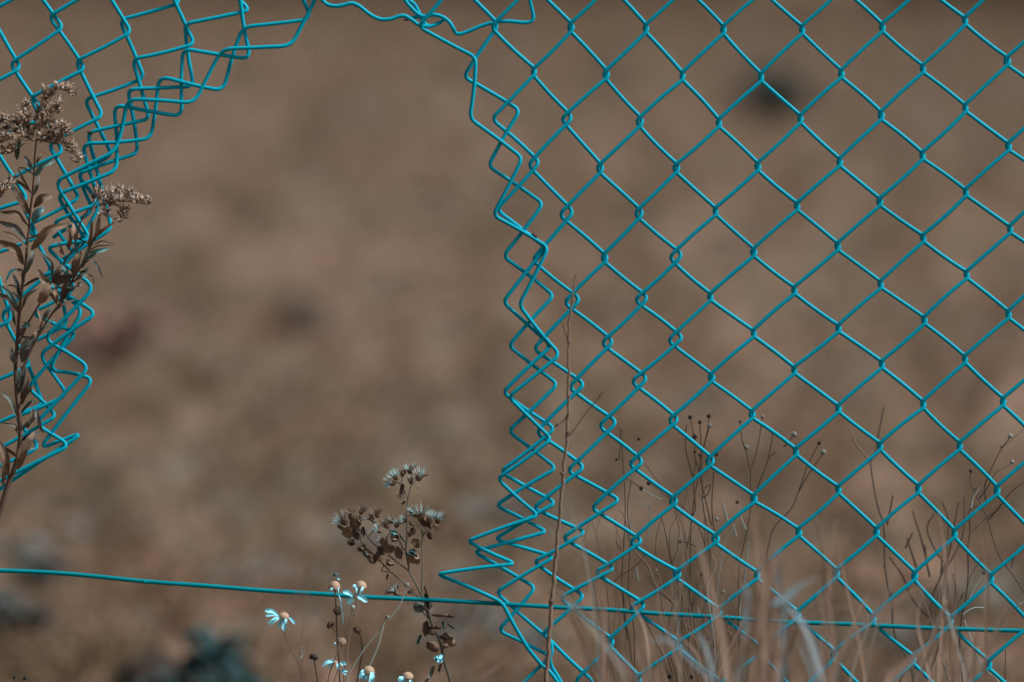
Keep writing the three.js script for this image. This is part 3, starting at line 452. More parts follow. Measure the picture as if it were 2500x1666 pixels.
  const cups = [[395, 1085, 0.4, 1, 190, 170, T], [510, 960, 0, 1, 150, 150, T], [500, 1060, 0.3, 1, 120, 190, B], [925, 1240, 0, 1, 110, 170, T], [960, 1330, 0.5, 0.8, 200, 140, B], [880, 1330, -0.6, 0.8, 130, 150, B], [1055, 1170, 0, 1, 140, 140, T], [1050, 1100, 0.2, -1, 130, 80, L], [1130, 1370, 0, 1, 140, 190, B], [1365, 1250, 0.4, 0.6, 150, 150, B], [1320, 1440, 0.2, 1, 190, 190, T], [1320, 1380, 0.2, -1, 150, 90, L], [615, 1310, 0.7, 0.7, 120, 150, B], [680, 1390, 0.7, 0.7, 130, 150, B], [750, 1470, 0.5, 0.8, 150, 180, T], [830, 1430, 0.1, 1, 130, 170, B], [990, 1520, -0.2, 1, 150, 120, B], [450, 1240, -1, 0.2, 120, 130, B], [1560, 1130, 0.5, 0.7, 100, 120, B], [1300, 1090, -0.5, 0.7, 120, 130, B], [560, 1110, 0.1, 1, 90, 180, B], [1450, 930, 0, 1, 130, 130, B], [450, 880, -0.2, 1, 130, 120, B], [1180, 260, 0, -1, 100, 90, B]];
  for (const [x, y, dx, dy, cw, ch, m] of cups) part('leaf', cupLeaf(...w(x, y), dx, dy, cw / 5.765 * 0.82, ch / 5.765 * 0.9, z - 0.002 + r() * 0.008, r), m, g);
  for (const [x, y, dx, dy, cw, ch, m] of [[1000, 850, -0.4, 0.8, 130, 130, T], [1020, 1060, -0.4, 0.7, 190, 120, B], [1250, 990, 0.7, 0.6, 170, 190, T], [1180, 1050, 0.3, 0.8, 130, 110, B], [830, 510, 0, 1, 170, 140, E], [970, 460, 0.3, 0.9, 90, 140, D]]) part('leaf', cupLeaf(...v(x, y), dx, dy, cw / 5.765, ch / 5.765, z + r() * 0.008, r), m, g);
  for (const [x0, y0, x1, y1, pw] of [[1105, 1240, 1035, 1230, 60], [1105, 1245, 1080, 1195, 50], [1110, 1240, 1165, 1195, 60], [1110, 1250, 1160, 1280, 60], [1105, 1255, 1100, 1305, 50]]) part('flower_petal', petalGeo(...v(x0, y0), ...v(x1, y1), pw / 5.765, z + 0.022, r), M.petal, g, 'cyan petal low on the stem');
  const lv = [[970, 450, 1.4, 190, 110, 2, D], [830, 510, 0.3, 190, 150, 2, E], [1070, 620, 0.1, 190, 60, 1.2, T], [1200, 615, -0.2, 120, 70, 2.4, B], [1240, 640, 0.1, 130, 30, 0.5, D], [935, 800, 1.7, 240, 100, 1.4, D], [840, 960, 2, 160, 70, 1, M.darkTealLeaf], [1000, 850, 2, 160, 130, 2.6, B], [1080, 800, 0, 140, 50, 2.8, D], [1250, 970, 1.2, 260, 130, 2.6, T], [1170, 930, 0.4, 150, 80, 2, D], [1020, 1060, 0.5, 210, 120, 2.4, B], [1190, 750, 1.4, 140, 70, 1.6, M.darkTealLeaf], [1100, 1235, 0.5, 140, 100, 1.8, M.cyanLeaf], [1140, 1360, 1.8, 130, 80, 1, D], [1010, 1420, 2, 200, 60, 1.2, E], [960, 1540, 2.4, 140, 50, 1, D], [920, 260, 1.3, 140, 50, 1, D], [940, 360, 1.4, 120, 70, 1.6, D], [1270, 780, 0.6, 110, 24, 0.4, D], [390, 80, 1.7, 100, 40, 1.4, D]];
  for (const [x, y, a, l, wd, ro, m] of lv) part('leaf', curlLeaf(...v(x, y), a, l / 5.765 * 1.1, wd / 5.765 * 0.95, ro, z + 0.006 + r() * 0.008, r), m, g);
}
// chamomiles at the foot of the hole
const D5 = (x, y) => [620 + x / 5.765, 1394 + y / 5.765], D4 = (x, y) => [880 + x / 5.765, 1394 + y / 5.765];
function dome(x, y, w, h, z, r, tilt = 0) {
  const g = new THREE.SphereGeometry(1, 24, 14, 0, Math.PI * 2, 0, Math.PI * 0.54), p = g.attributes.position;
  for (let i = 0; i < p.count; i++) { const k = 1 + (r() - 0.5) * 0.09; p.setXYZ(i, p.getX(i) * k, p.getY(i) * k, p.getZ(i) * k); }
  g.scale(w * 0.5 * PX, h * 0.74 * PX, w * 0.5 * PX); g.computeVertexNormals(); g.rotateZ(tilt); g.rotateX(0.12); const o = P(x, y, z); g.translate(o.x, o.y, o.z); return g;
}
function petalGeo(x0, y0, x1, y1, w, z, r, droop = 0.15) { const dz = (r() - 0.35) * 0.014; return leafGeo([P(x0, y0, z), P(mix(x0, x1, 0.5) + (y1 - y0) * 0.05, mix(y0, y1, 0.5) - Math.abs(x1 - x0) * droop, z + dz), P(x1, y1, z + dz)], w * 1.0 * PX, { n: 10, fold: 0.35 + 0.4 * r(), blunt: 0.4, belly: 0.62, ruffle: 0.2, face: V((r() - 0.5) * 0.6, 0.3, 1).normalize(), rand: r }); }
function daisy(label, stem, z, { disc, petals = [], sw = 3, mat = M.stemTan, discMat = M.disc, extra }) {
  const r = rng(Math.round(stem[0][0] * 7 + stem[0][1])), path = down(stem, Math.max(0, z)), f = path[path.length - 1], foot = P(f[0], f[1], z); foot.y = 0;
  const g = thing('chamomile', foot, label, 'chamomile');
  part('stem', stemGeo(path, z - 0.002, sw, sw * 1.25, 60, 6), mat, g);
  for (const [cx, cy, w, h, tilt] of disc ?? []) part('flower_disc', dome(cx, cy, w, h, z, r, tilt ?? 0), discMat, g);
  for (const [x0, y0, x1, y1, w] of petals) part('petal', petalGeo(x0, y0, x1, y1, w, z + 0.002, r), M.petal, g);
  extra?.(g, r);
  return g;
}
{
  const pt = (f) => (x0, y0, x1, y1, w) => [...f(x0, y0), ...f(x1, y1), w / 5.765];
  const q = pt(D5), q4 = pt(D4);
  daisy('chamomile with long drooping cyan white petals, leftmost under the tension wire', [D5(420, 650), D5(430, 880), D5(530, 1120), D5(620, 1310), D5(680, 1568)], 0.02, { disc: [[...D5(422, 655), 26, 16]], sw: 2.2,
    petals: [q(350, 640, 150, 560, 80), q(350, 645, 165, 640, 70), q(350, 660, 185, 750, 30), q(365, 660, 225, 765, 60), q(390, 670, 335, 800, 55), q(400, 670, 432, 858, 66), q(440, 665, 455, 750, 40), q(410, 670, 395, 830, 40), q(480, 660, 580, 755, 55)] });
  daisy('chamomile with a tall dome and petals spread across the tension wire', [D5(1500, 215), D5(1470, 330), D5(1430, 500), D5(1395, 700), D5(1330, 1000), D5(1290, 1568)], 0.035, { disc: [[...D5(1505, 225), 28, 19]],
    petals: [q(1430, 200, 1385, 240, 40), q(1440, 210, 1455, 330, 40), q(1470, 215, 1440, 320, 34), q(1540, 215, 1490, 330, 36), q(1400, 370, 1250, 295, 75), q(1430, 370, 1320, 470, 75), q(1340, 370, 1318, 440, 60), q(1450, 380, 1600, 440, 80), q(1450, 350, 1520, 385, 60)],
    extra: (g, r) => part('flower_disc', dome(...D5(1430, 375), 14, 12, 0.036, r, 0.3), M.disc, g) });
  daisy('chamomile dome with few hanging petals above the tension wire', [D5(1130, 210), D5(1150, 400), D5(1160, 600), D5(1165, 850), D5(1180, 1050), D5(1210, 1568)], 0.03, { disc: [[...D5(1130, 230), 29, 20]], mat: M.stemDark, sw: 4, petals: [q(1070, 215, 1055, 290, 40), q(1100, 230, 1090, 290, 36), q(1180, 220, 1195, 310, 26), q(1195, 340, 1235, 530, 16), q(1235, 530, 1258, 750, 16), q(1160, 110, 1210, 120, 40)],
    extra: (g, r) => { part('bud', cupLeaf(...D5(1170, 560), 0, -1, 20, 22, 0.031, r), M.brownLeaf, g); part('bud', cupLeaf(...D5(1175, 590), 0.3, 1, 16, 14, 0.033, r), M.darkLeaf, g); part('bud', cupLeaf(...D5(1080, 770), -0.4, -0.8, 19, 18, 0.031, r), M.darkLeaf, g); part('bud', cupLeaf(...D5(1075, 750), 0.5, -0.8, 14, 14, 0.033, r), M.brownLeaf, g); part('bud', dome(...D5(1150, 70), 13, 9, 0.03, r), M.darkTealLeaf, g); part('branch', stemGeo([D5(1085, 770), D5(1130, 840), D5(1165, 870)], 0.03, 3, 3, 10), M.stemDark, g); } });
  daisy('faded brown chamomile dome behind the dark stem', [D5(1230, 1000), D5(1225, 1200), D5(1180, 1400), D5(1130, 1568)], 0.0, { disc: [[...D5(1230, 1010), 24, 16]], petals: [q(1150, 1020, 1135, 1030, 30)], discMat: M.tanLeaf });
  daisy('low chamomile with petals on the left and a small disc', [D5(1180, 1090), D5(1140, 1260), D5(1090, 1370), D5(1040, 1568)], 0.04, { disc: [[...D5(1145, 1300), 12, 8]], mat: M.stemTan, petals: [q(1120, 1290, 985, 1295, 45), q(1110, 1300, 955, 1345, 45), q(1110, 1310, 1035, 1370, 55), q(1125, 1290, 1110, 1240, 40), q(1170, 1300, 1190, 1400, 46), q(1215, 1290, 1265, 1335, 60), q(1240, 1280, 1295, 1330, 40), q(1225, 1420, 1310, 1470, 40), q(1220, 1410, 1320, 1420, 40)] });
  daisy('large chamomile cone with clustered petals at the bottom edge', [D5(1625, 1330), D5(1740, 1080), D5(1790, 900), D5(1810, 760), D5(1870, 650)].reverse().slice(0, 1).concat([D5(1810, 780), D5(1530, 1140), D5(1350, 1440), D5(1300, 1568)]), 0.03, { disc: [[...D5(1612, 1430), 30, 21]], mat: M.stemPale, sw: 3, petals: [q(1560, 1420, 1480, 1520, 70), q(1570, 1430, 1530, 1560, 60), q(1600, 1440, 1570, 1540, 50), q(1660, 1420, 1640, 1590, 90), q(1680, 1430, 1620, 1580, 60), q(1550, 1400, 1490, 1460, 40)],
    extra: (g, r) => { part('branch', stemGeo([D5(1625, 1345), D5(1740, 1080), D5(1790, 900), D5(1830, 730), D5(1870, 650)], 0.029, 4, 4, 30), M.stemPale, g); part('branch', stemGeo([D4(410, 680), D4(550, 490), D4(610, 340), D4(640, 220)], 0.03, 3.4, 3, 20), M.stemPale, g); part('bud', dome(...D4(650, 200), 15, 9, 0.031, r), M.greyLeaf, g); part('bud', dome(...D5(1880, 660), 12, 8, 0.031, r, 0.4), M.greyLeaf, g); } });
  daisy('chamomile cone cut by the bottom edge right of the large one', [D4(660, 1480), D4(650, 1620), D4(640, 1800)], 0.03, { disc: [[...D4(665, 1500), 28, 17]], petals: [q4(600, 1490, 540, 1570, 80), q4(620, 1510, 580, 1620, 70), q4(650, 1520, 640, 1640, 60), q4(700, 1520, 720, 1630, 60)] });
  daisy('small white chamomile bud on a thin pale stem', [D5(1385, 535), D5(1370, 620), D5(1330, 900), D5(1280, 1280), D5(1260, 1568)], 0.02, { disc: [[...D5(1397, 520), 12, 8]], discMat: M.stemPale, sw: 2.6 });
  daisy('shrivelled dark brown chamomile head right of the pale bud', [D5(1460, 840), D5(1490, 890), D5(1525, 1060), D5(1515, 1200), D5(1470, 1450), D5(1450, 1568)], -0.05, { mat: M.stemDark, sw: 4, extra: (g, r) => { part('bud', cupLeaf(...D5(1462, 830), -0.2, -1, 20, 15, -0.049, r), M.darkLeaf, g); part('bud', cupLeaf(...D5(1462, 836), 0.3, -0.8, 15, 12, -0.048, r), M.brownLeaf, g); } });
  daisy('black shrivelled chamomile head beside the fluffy grass spike', [D5(840, 1250), D5(855, 1300), D5(875, 1420), D5(895, 1568)], 0.01, { mat: M.stemDark, sw: 3.6, extra: (g, r) => { for (const [x, y, a, b] of [[820, 1215, -0.6, -0.6], [845, 1210, 0.2, -1], [860, 1225, 0.7, -0.6]]) part('bud', cupLeaf(...D5(x, y), a, b, 15, 13, 0.011 + r() * 0.004, r), M.black, g); } });
}
{ // grass spike
  const r = rng(91), path = down([D5(665, 1080), D5(662, 1250), D5(665, 1360), D5(690, 1568)], 0.01), f = path[path.length - 1], foot = P(f[0], f[1], 0.01); foot.y = 0;
  const g = thing('grass_spike', foot, 'fluffy bluish grass spike left of the black chamomile head', 'grass');
  part('stem', stemGeo(path, 0.01, 2, 3, 40), M.stemTan, g);
  const out = []; for (let i = 0; i < 46; i++) { const s = r(), a = r() * 6.28, b = P(...D5(662 + (r() - 0.5) * 16, mix(1085, 1255, s)), 0.01), l = 7 * PX, d = V(Math.cos(a) * 0.55, 0.8, Math.sin(a) * 0.55).normalize(), m = new THREE.Matrix4().compose(b, new THREE.Quaternion().setFromUnitVectors(V(0, 1, 0), d), V(l * 0.3, l, l * 0.3)); out.push(colored(spindle.clone().applyMatrix4(m), r() < 0.6 ? [0.45, 0.62, 0.66] : [0.2, 0.2, 0.19])); }
  part('flower_head', mergeGeometries(out), M.floret, g);
}
{ // tiny dead head in the lower left corner
  const path = down([[36, 1652], [34, 1680], [30, 1760]], 0.01), f = path[path.length - 1], foot = P(f[0], f[1], 0.01), r = rng(17); foot.y = 0;
  const g = thing('wildflower', foot, 'tiny black seed heads in the bottom left corner', 'wildflower');
  part('stem', stemGeo(path, 0.01, 2, 3, 30), M.stemDark, g); part('stem', stemGeo([[62, 1656], [50, 1664], [34, 1690]], 0.01, 1.8, 2, 12), M.stemDark, g);
  part('seed_head', dome(36, 1656, 10, 9, 0.01, r), M.black, g); part('seed_head', dome(63, 1658, 12, 9, 0.01, r, 0.5), M.black, g);
}
{ // bare stalk in front of the torn edge
  const z = 0.1, path = down([[1406, 669], [1399, 720], [1393, 765], [1389, 800], [1388, 871], [1388, 940], [1387, 1009], [1383, 1080], [1376, 1148], [1369, 1235], [1360, 1328], [1354, 1400], [1347, 1466], [1340, 1570], [1333, 1666]], z), f = path[path.length - 1], foot = P(f[0], f[1], z); foot.y = 0;
  const g = thing('bare_stalk', foot, 'tall bare brown stalk rising before the torn right edge of the hole', 'stalk');
  part('stem', tube(smooth(path.map(([x, y]) => P(x, y, z)), 150).map((p) => p.add(V((Math.sin(p.y * 210) + Math.sin(p.y * 530)) * 0.00035, 0, 0))), (s) => mix(4, 12, s) * 0.5 * PX * (1 + 0.14 * Math.sin(s * 190) * Math.sin(s * 47)), 8), std([0.18, 0.135, 0.1], 0.95), g);
  for (const t of [[[1373, 788], [1380, 812], [1388, 838]], [[1388, 1065], [1400, 1052], [1426, 1015], [1465, 967], [1472, 957]], [[1386, 1010], [1378, 1025], [1365, 1036], [1352, 1044]]]) part('twig', stemGeo(t, z, 3, 2.5, 16), M.stemBrown, g);
  for (const [x, y, w] of [[1388, 835, 9], [1388, 968, 8], [1373, 1158, 11], [1389, 1058, 9], [1362, 1038, 9], [1347, 1470, 13]]) part('node', dome(x, y, w * 1.2, w * 0.7, z + 0.001, rng(x)), M.stemBrown, g);
}
// thin wild flowers dried among the mesh on the right
const q5 = (x, y) => [1400 + x / 3.5636, 800 + y / 3.5636], q6 = (x, y) => [1950 + x / 3.5636, 800 + y / 3.5636], q7 = (x, y) => [1400 + x / 3.5636, 1226 + y / 3.5636], q8 = (x, y) => [1950 + x / 3.5636, 1226 + y / 3.5636];
function wild(label, z, stems, heads = [], { mat = M.stemDark, w = 2.6, seed = 1 } = {}) {
  const r = rng(seed), longest = stems[0], path = down(longest, Math.max(0, z)), f = path[path.length - 1], foot = P(f[0], f[1], z); foot.y = 0;
  const g = thing('wildflower', foot, label, 'wildflower');
  stems.forEach((s, i) => { const ww = s.w ?? w, low = i === 0 || s[s.length - 1][1] > 1640, pts = low ? down(s, Math.max(0, z)) : s; part('stem', stemGeo(pts, z + (r() - 0.5) * 0.012, ww * 0.9, ww * 1.45, low ? 60 : 24, 5), s.mat ?? mat, g); });
  for (const [x, y, d, k] of heads) {
    const o = P(x, y, z), parts = [], n = 9; const b = new THREE.SphereGeometry(d * 0.5 * PX, 8, 6).toNonIndexed(); b.deleteAttribute('uv'); b.translate(o.x, o.y, o.z); parts.push(colored(b, k ? [0.2, 0.22, 0.2] : [0.035, 0.026, 0.02]));
    for (let i = 0; i < n; i++) { const e = V(r() - 0.5, r() * 0.9 - 0.2, r() - 0.5).normalize(), c = new THREE.ConeGeometry(d * 0.13 * PX, d * 0.8 * PX, 4, 1).toNonIndexed(); c.deleteAttribute('uv'); c.translate(0, d * 0.3 * PX, 0); c.applyQuaternion(new THREE.Quaternion().setFromUnitVectors(V(0, 1, 0), e)); c.translate(o.x, o.y, o.z); parts.push(colored(c, r() < (k ? 0.6 : 0.2) ? [0.35, 0.4, 0.38] : [0.05, 0.036, 0.027])); }
    part('seed_head', mergeGeometries(parts), M.floret, g);
  }
  return g;
}
const st = (arr, o) => Object.assign(arr, o);
wild('pair of hair thin dark stems left of the dried wildflower cluster', -0.03, [[q5(405, 870), q5(430, 1150), q5(450, 1568), q7(430, 500), q7(420, 700), q7(450, 1000), q7(500, 1300), q7(520, 1568)], [q5(505, 1330), q5(470, 1568), q7(490, 300), q7(480, 800), q7(525, 1100), q7(530, 1400), q7(510, 1650)], [q5(410, 1020), q5(400, 1100), q5(395, 1150)], st([q5(440, 905), q5(415, 900)], { w: 1.4 })], [[...q5(570, 970), 9], [...q5(375, 1150), 7]], { seed: 2, w: 2.3 });
wild('arching wildflower with two heads above the second mesh column from the stalk', -0.02, [[q5(625, 1190), q5(760, 1370), q5(850, 1480), q7(950, 40), q7(1050, 150), q7(1130, 330), q7(1190, 700), q7(1220, 1300), q7(1230, 1600)], st([q5(590, 1400), q5(650, 1440), q5(770, 1500)], { mat: M.stemPale }), [q5(450, 1310), q5(520, 1350), q5(580, 1390)], [q5(660, 1360), q5(720, 1400), q5(840, 1490)]], [[...q5(655, 1355), 11], [...q5(590, 1400), 11], [...q5(895, 1440), 7, 1]], { seed: 3, w: 2 });
wild('dense cluster of thin dried wildflowers with black heads in the middle of the mesh', -0.04, [[q5(1185, 860), q5(1135, 1040), q5(1090, 1280), q5(1040, 1568), q7(1020, 300), q7(1010, 900), q7(1000, 1200), q7(1010, 1568)],
  [q5(1100, 840), q5(1108, 960), q5(1115, 1250), q5(1130, 1568), q7(1150, 160), q7(1180, 420), q7(1200, 900), q7(1180, 1600)], [q5(1055, 960), q5(1058, 1110), q5(1100, 1290), q5(1140, 1460), q7(1200, 200)], [q5(970, 930), q5(985, 1100), q5(1045, 1320)], [q5(1240, 1110), q5(1220, 1290), q5(1205, 1568), q7(1230, 300)], [q5(1015, 790), q5(1040, 900), q5(1058, 980)], [q5(1178, 780), q5(1165, 900), q5(1135, 1040)], [q5(1065, 1140), q5(1045, 1360), q5(1060, 1568), q7(1040, 120)], [q5(985, 850), q5(975, 930)], [q5(1105, 1110), q5(1112, 1250)], [q5(1140, 1400), q5(1190, 1370), q5(1170, 1450), q5(1130, 1480)], [q5(1230, 1060), q5(1245, 1110)]],
  [[...q5(1015, 780), 11], [...q5(1100, 825), 10], [...q5(1178, 772), 11], [...q5(1185, 852), 11, 1], [...q5(1055, 948), 13], [...q5(1055, 1080), 8], [...q5(1103, 1110), 9], [...q5(1240, 1100), 12], [...q5(965, 700), 8, 1], [...q5(975, 925), 7, 1]], { seed: 4, w: 2.4 });
wild('forked brown wildflower with pale heads right of the dense cluster', -0.05, [[q5(1645, 785), q5(1600, 1050), q5(1545, 1255), q5(1540, 1568), q7(1500, 300), q7(1445, 560), q7(1440, 900), q7(1450, 1568)], [q5(1500, 1050), q5(1525, 1180), q5(1545, 1255)], [q5(1735, 940), q5(1690, 1160), q5(1600, 1400), q5(1545, 1568)], [q5(1450, 830), q5(1470, 980), q5(1495, 1060)], [q5(1915, 940), q5(1830, 1040)], [q5(1690, 1150), q5(1760, 1080)], st([q7(1430, 30), q7(1455, 130), q7(1500, 240)], { mat: M.stemPale }), [q6(180, 1000), q6(80, 1200), q6(0, 1420), q7(1900, 50), q7(1750, 220), q7(1690, 420), q7(1680, 900), q7(1700, 1568)], [q6(215, 1095), q6(90, 1270), q6(0, 1430)]],
  [[...q5(1505, 1042), 13, 1], [...q5(1645, 775), 9, 1], [...q5(1920, 930), 15, 1], [...q5(1450, 820), 7], [...q5(1425, 1520), 9], [...q6(180, 1005), 10], [...q6(213, 1085), 15, 1], [...q5(1730, 920), 8, 1]], { mat: std([0.1, 0.068, 0.05], 0.85), seed: 5, w: 2.8 });
wild('tangle of curled tan stems under the third row of mesh', -0.02, [st([q7(880, 80), q7(920, 230), q7(910, 340), q7(905, 430), q7(870, 520), q7(920, 700), q7(1000, 1050), q7(1000, 1568)], { mat: M.stemTan, w: 3.2 }), [q7(770, 150), q7(805, 290), q7(850, 520), q7(880, 600)], st([q7(390, 70), q7(430, 100), q7(465, 200), q7(475, 300), q7(530, 430), q7(640, 540), q7(700, 700), q7(780, 790), q7(900, 920), q7(980, 1100)], { mat: M.stemTan, w: 3.5 }), [q7(370, 340), q7(410, 420)], st([q7(660, 500), q7(680, 620), q7(730, 690), q7(760, 740), q7(740, 640), q7(700, 600)], { mat: M.stemTan }), [q7(905, 770), q7(890, 850), q7(915, 840), q7(905, 770)], [q7(330, 690), q7(370, 740), q7(430, 790), q7(440, 1000), q7(470, 1200)], [q7(640, 440), q7(540, 560), q7(410, 640), q7(350, 700)], [q7(920, 350), q7(980, 350), q7(1070, 390)], st([q7(1170, 250), q7(1165, 340), q7(1200, 430), q7(1205, 500)], { mat: M.stemTan }), [q7(1120, 630), q7(1090, 700), q7(1060, 850), q7(1010, 1000)], [q7(1050, 830), q7(1030, 900)], st([q7(1080, 910), q7(1095, 980)], { mat: M.stemPale }), [q7(640, 640), q7(720, 760), q7(850, 870)]],
  [[...q7(720, 595), 7, 1], [...q7(930, 345), 8], [...q7(1115, 630), 8], [...q7(1245, 150), 10, 1], [...q7(1305, 785), 10, 1]], { seed: 6, w: 2.2 });
wild('slanting dark stem with hooked tip below the tension wire', -0.03, [[q7(610, 1000), q7(700, 1190), q7(780, 1350), q7(830, 1480), q7(870, 1600)], [q7(1310, 1040), q7(1345, 1120), q7(1380, 1220)], [q7(840, 1340), q7(880, 1470), q7(900, 1568)], st([q7(985, 1470), q7(950, 1510), q7(1000, 1560)], { mat: M.stemTan }), [q7(780, 1340), q7(790, 1420), q7(830, 1530)]], [[...q7(785, 1350), 10], [...q7(835, 1520), 12], [...q7(1180, 1190), 13], [...q7(1030, 1520), 12]], { seed: 7 });
wild('pale bluish thin stalks beside the blurred grass', -0.1, [st([q7(1520, 350), q7(1500, 560), q7(1480, 750), q7(1450, 900), q7(1440, 1568)], { w: 4 }), st([q7(510, 80), q7(495, 240), q7(480, 330)], { w: 3 }), st([q7(670, 40), q7(660, 180), q7(650, 310)], { w: 3 }), st([q7(580, 40), q7(670, 38)], { w: 2 }), st([q7(1290, 0), q7(1330, 130), q7(1340, 170)], { w: 5 }), st([q7(1390, 200), q7(1415, 300)], { w: 4 }), st([q7(540, 560), q7(560, 680)], { w: 4 }), [q7(0, 410), q7(100, 480), q7(210, 570)], [[1312, 1272], [1330, 1290], [1356, 1310]], [[1328, 1276], [1345, 1292], [1350, 1300]]], [], { mat: std([0.22, 0.27, 0.26], 0.8), seed: 8, w: 1.4 });
wild('pair of crossing stalks behind the mesh right of the blurred grass', -0.09, [[q6(740, 700), q6(690, 950), q6(660, 1100), q6(630, 1170), q6(640, 1300), q6(690, 1568), q8(740, 200), q8(750, 560), q8(780, 750), q8(810, 900), q8(820, 1080), q8(870, 1250), q8(950, 1370), q8(1000, 1568)], st([q6(450, 900), q6(500, 1020), q6(590, 1130), q6(625, 1190)], { mat: M.stemTan }), [q8(805, 780), q8(812, 900), q8(820, 1010)], st([q8(650, 410), q8(700, 510), q8(720, 560)], { mat: M.stemTan, w: 1.6 }), [q6(820, 1460), q6(800, 1568), q8(770, 200)]], [[...q8(695, 50), 5], [...q8(745, 560), 6]], { mat: std([0.06, 0.05, 0.042], 0.85), seed: 9, w: 3.6 });
wild('group of bent brown stems behind the mesh near the right edge', -0.12, [[q8(1440, -40), q8(1430, 280), q8(1365, 440), q8(1290, 560), q8(1210, 700), q8(1160, 850), q8(1150, 1150), q8(1120, 1220), q8(1000, 1330), q8(880, 1568)], [q8(1180, 100), q8(1118, 220), q8(1190, 420), q8(1265, 520)], [q8(1250, 0), q8(1300, 150), q8(1280, 560), q8(1270, 740), q8(1280, 850), q8(1310, 960)], [q8(1340, 630), q8(1365, 750), q8(1350, 960)], [q8(940, 310), q8(985, 450), q8(1025, 570)], [q8(1100, 380), q8(1110, 500), q8(1140, 650)], [q8(990, 80), q8(1060, 300), q8(1110, 480)], [q8(1390, 0), q8(1350, 220), q8(1300, 480), q8(1240, 640)], [q8(1250, 440), q8(1240, 640)], [q8(990, 270), q8(930, 400)], [q8(1140, 1480), q8(1210, 1290), q8(1230, 1200)], [q8(790, 480), q8(900, 640), q8(1000, 860), q8(1130, 1000)]], [], { mat: std([0.085, 0.055, 0.04], 0.85), seed: 10, w: 4.4 });
wild('pale knotty stem crossing the tension wire near the right edge', -0.02, [[q8(1060, 780), q8(1095, 880), q8(1135, 980), q8(1170, 1100), q8(1215, 1220), q8(1270, 1450), q8(1310, 1568)], [q8(1285, 1390), q8(1280, 1568)], [q8(1225, 790), q8(1210, 900)], [q8(1035, 1160), q8(1060, 1250)], [q8(1100, 1360), q8(1105, 1500), q8(1110, 1600)], [q8(1285, 1050), q8(1265, 1100)]], [[...q8(1240, 1330), 7], [...q8(1065, 795), 6, 1]], { mat: std([0.22, 0.2, 0.17], 0.85), seed: 11, w: 3.2 });
wild('branching wild stem with small heads by the right edge of the picture', 0.0, [[q6(1840, 950), q6(1750, 1080), q6(1650, 1290), q6(1615, 1400), q6(1620, 1540), q8(1490, 60), q8(1490, 250), q8(1470, 400), q8(1475, 600), q8(1460, 800), q8(1420, 1000), q8(1400, 1200), q8(1410, 1400), q8(1430, 1568)], st([q6(1855, 1180), q6(1720, 1260), q6(1650, 1380), q6(1560, 1500)], { mat: M.stemGrey }), [q6(1495, 1260), q6(1490, 1350), q6(1530, 1440), q6(1600, 1568), q8(1650, 170), q8(1690, 320), q8(1760, 500), q8(1860, 630), q8(1960, 790), q8(2080, 1000), q8(2100, 1650)], st([q6(1960, 880), q6(1860, 970), q6(1780, 1040)], { w: 1.6, mat: M.stemGrey }), [q6(1960, 1345), q6(1850, 1430), q6(1740, 1568), q8(1650, 160)], st([q8(1880, -20), q8(1660, 120), q8(1500, 260)], { mat: M.stemGrey }), st([q6(1580, 1390), q6(1520, 1480), q6(1500, 1568)], { mat: M.stemPale }), st([q8(1600, 480), q8(1500, 640), q8(1470, 750)], { mat: M.stemGrey }), st([q8(1620, 625), q8(1540, 730), q8(1490, 830)], { mat: M.stemPale }), st([q8(1610, 920), q8(1520, 925), q8(1470, 950), q8(1430, 980)], { mat: M.stemPale, w: 3.4 }), st([q8(1440, 1030), q8(1500, 1200), q8(1560, 1380), q8(1650, 1480), q8(1760, 1600)], { mat: M.stemPale, w: 3 }), [q8(1435, 790), q8(1405, 850)], [q8(1800, 1290), q8(1795, 1568)], st([q8(1960, 870), q8(1920, 890)], { mat: M.stemPale }), [q8(1960, 390), q8(1880, 470), q8(1850, 570)]],
  [[...q6(1842, 945), 12, 1], [...q6(1857, 1170), 11, 1], [...q6(1498, 1248), 10], [...q6(1535, 1410), 6], [...q8(1425, 1385), 11], [...q8(1615, 620), 9], [...q6(1765, 1040), 6]], { seed: 12, w: 2.7 });

